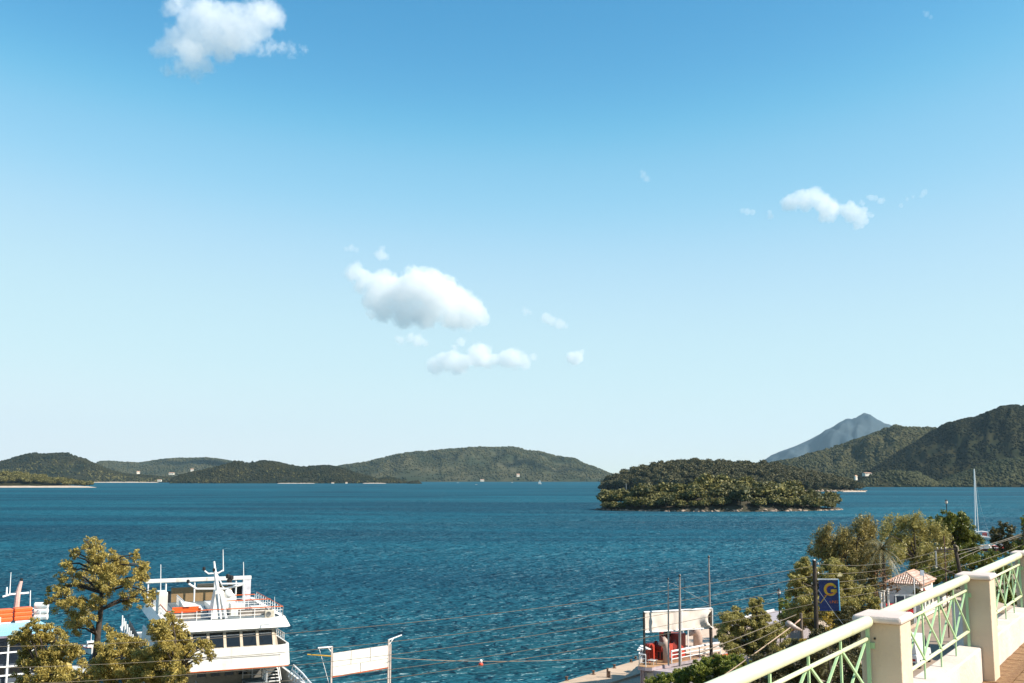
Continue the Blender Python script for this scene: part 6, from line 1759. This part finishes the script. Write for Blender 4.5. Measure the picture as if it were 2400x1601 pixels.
if CLOUDS:
    cloud('cloud', 'biggest white puffy cloud, above the central hill', 8200,
        [(833, 640, 22), (852, 650, 22), (872, 660, 22), (899, 671, 36), (938, 682, 38), (978, 672, 44), (1010, 650, 24), (1022, 658, 22), (1025, 690, 48), (1065, 698, 36), (1096, 728, 38), (1128, 742, 20), (1060, 742, 32), (1000, 738, 34), (950, 735, 34), (905, 722, 34), (880, 700, 30), (868, 736, 14, .7), (1100, 757, 18), (845, 668, 18, .7)], dens=.0075, amp=.85, nscale=1.0)
    cloud('cloud', 'row of three soft white clouds low over the central hill', 12500,
        [(1044, 848, 24), (1020, 858, 22, .8), (1075, 855, 24), (1095, 845, 16, .7), (1123, 832, 28), (1140, 846, 18), (1160, 846, 12, .6), (1202, 840, 24), (1226, 847, 18), (1250, 838, 10, .7), (1080, 800, 12, .7), (1066, 815, 10, .6), (1085, 850, 18), (1160, 844, 16), (1180, 842, 18), (1060, 838, 18)], dens=.006, amp=.85)
    cloud('cloud', 'small white cloud at the right end of the low cloud row', 12500, [(1340, 838, 14), (1355, 836, 14), (1362, 826, 7, .7), (1348, 846, 12, .8)], dens=.008, amp=.85)
    cloud('cloud', 'wispy little cloud just under the biggest cloud', 10500, [(980, 798, 15), (962, 792, 12, .7), (938, 797, 12, .6), (995, 804, 9, .7)], dens=.006, amp=.9)
    cloud('cloud', 'two faint puffs right of the biggest cloud', 8600, [(1280, 745, 13), (1294, 752, 12), (1312, 760, 13), (1326, 764, 7, .6), (1232, 730, 10, .55), (1243, 734, 7, .5)], dens=.006, amp=.85)
    cloud('cloud', 'tiny cloud above the left end of the biggest cloud', 8000, [(893, 598, 13), (895, 583, 8, .8), (884, 596, 9, .7), (905, 602, 8, .6)], dens=.007, amp=.85)
    cloud('cloud', 'faint wisp left of the tiny cloud', 8000, [(824, 581, 9, .7), (812, 584, 7, .55), (836, 586, 7, .5)], dens=.005, amp=.9)
    cloud('cloud', 'ragged white cloud above the back of the pine island', 6200,
        [(1846, 478, 18), (1860, 472, 20), (1878, 464, 22), (1890, 480, 16, .8), (1907, 462, 24), (1925, 472, 22), (1940, 485, 24), (1934, 506, 16), (1950, 512, 12, .8), (1960, 490, 18, .8), (1985, 494, 18), (2000, 500, 22), (2018, 512, 18), (2012, 528, 12, .8), (2026, 494, 12, .8), (1994, 478, 10, .9), (2020, 474, 7, .8), (2040, 506, 8, .5)], dens=.009, amp=.85)
    cloud('cloud', 'short wisp just right of the ragged cloud', 6200, [(2042, 463, 8), (2052, 464, 7), (2064, 471, 8), (2034, 462, 5, .7), (2070, 468, 6, .7)], dens=.008, amp=.9)
    cloud('cloud', 'small thin wisp left of the ragged cloud', 6200, [(1752, 496, 9), (1764, 497, 8, .7), (1740, 493, 7, .6), (1806, 507, 9, .6), (1804, 497, 6, .6)], dens=.007, amp=.9)
    cloud('cloud', 'scattered specks of cloud at the far right', 6200, [(2112, 482, 6, .8), (2126, 467, 5, .6), (2140, 462, 5, .6), (2166, 452, 8, .8), (2160, 460, 6, .6), (2170, 446, 5, .6)], dens=.006, amp=.9)
    cloud('cloud', 'big ragged cloud cut off by the top edge at the left', 4600,
        [(411, 12, 26, .6), (396, 26, 18, .5), (430, 0, 24, .6), (468, 20, 30), (446, 48, 34), (493, 40, 42), (544, 46, 42), (596, 42, 42), (630, 28, 34), (646, 44, 26), (612, 66, 32), (566, 80, 46), (516, 88, 48), (462, 92, 46, .7), (420, 92, 36, .7), (390, 112, 26, .6), (368, 122, 18, .55), (450, 130, 42, .7), (425, 160, 24, .55), (485, 158, 22, .75), (525, 118, 32, .8), (391, 164, 16, .45), (500, 60, 40), (636, 108, 20, .5), (660, 112, 16, .42), (684, 117, 15, .42), (712, 119, 11, .38), (610, 118, 16, .4), (460, 172, 18, .55)], dens=.007, amp=1.05)
    cloud('cloud', 'faint wisp alone in the right half of the sky', 6600, [(1508, 410, 9, .6), (1516, 420, 9, .55), (1504, 402, 6, .5)], dens=.005, amp=.9)
    cloud('cloud', 'faint wisp near the top right corner', 4800, [(2172, 33, 8, .55), (2182, 40, 6, .5), (2166, 28, 5, .45)], dens=.005, amp=.9)

# ------------------------------------------------------------------ sea haze
if HAZE:
    hz = MB().box((0, 9150, 490), 25000, 18900, 1000)
    m, nt, N, L, out = new_mat('haze_air')
    v = N.new('ShaderNodeVolumePrincipled')
    v.inputs['Color'].default_value = (.62, .86, 1.0, 1)
    v.inputs['Density'].default_value = 1.6e-5
    v.inputs['Anisotropy'].default_value = .2
    v.inputs['Density Attribute'].default_value = ''
    L.new(v.outputs[0], out.inputs['Volume'])
    o = hz.build('haze', m)
    tag(o, 'thin blue sea haze filling the air over the bay', 'haze', None, 'stuff')
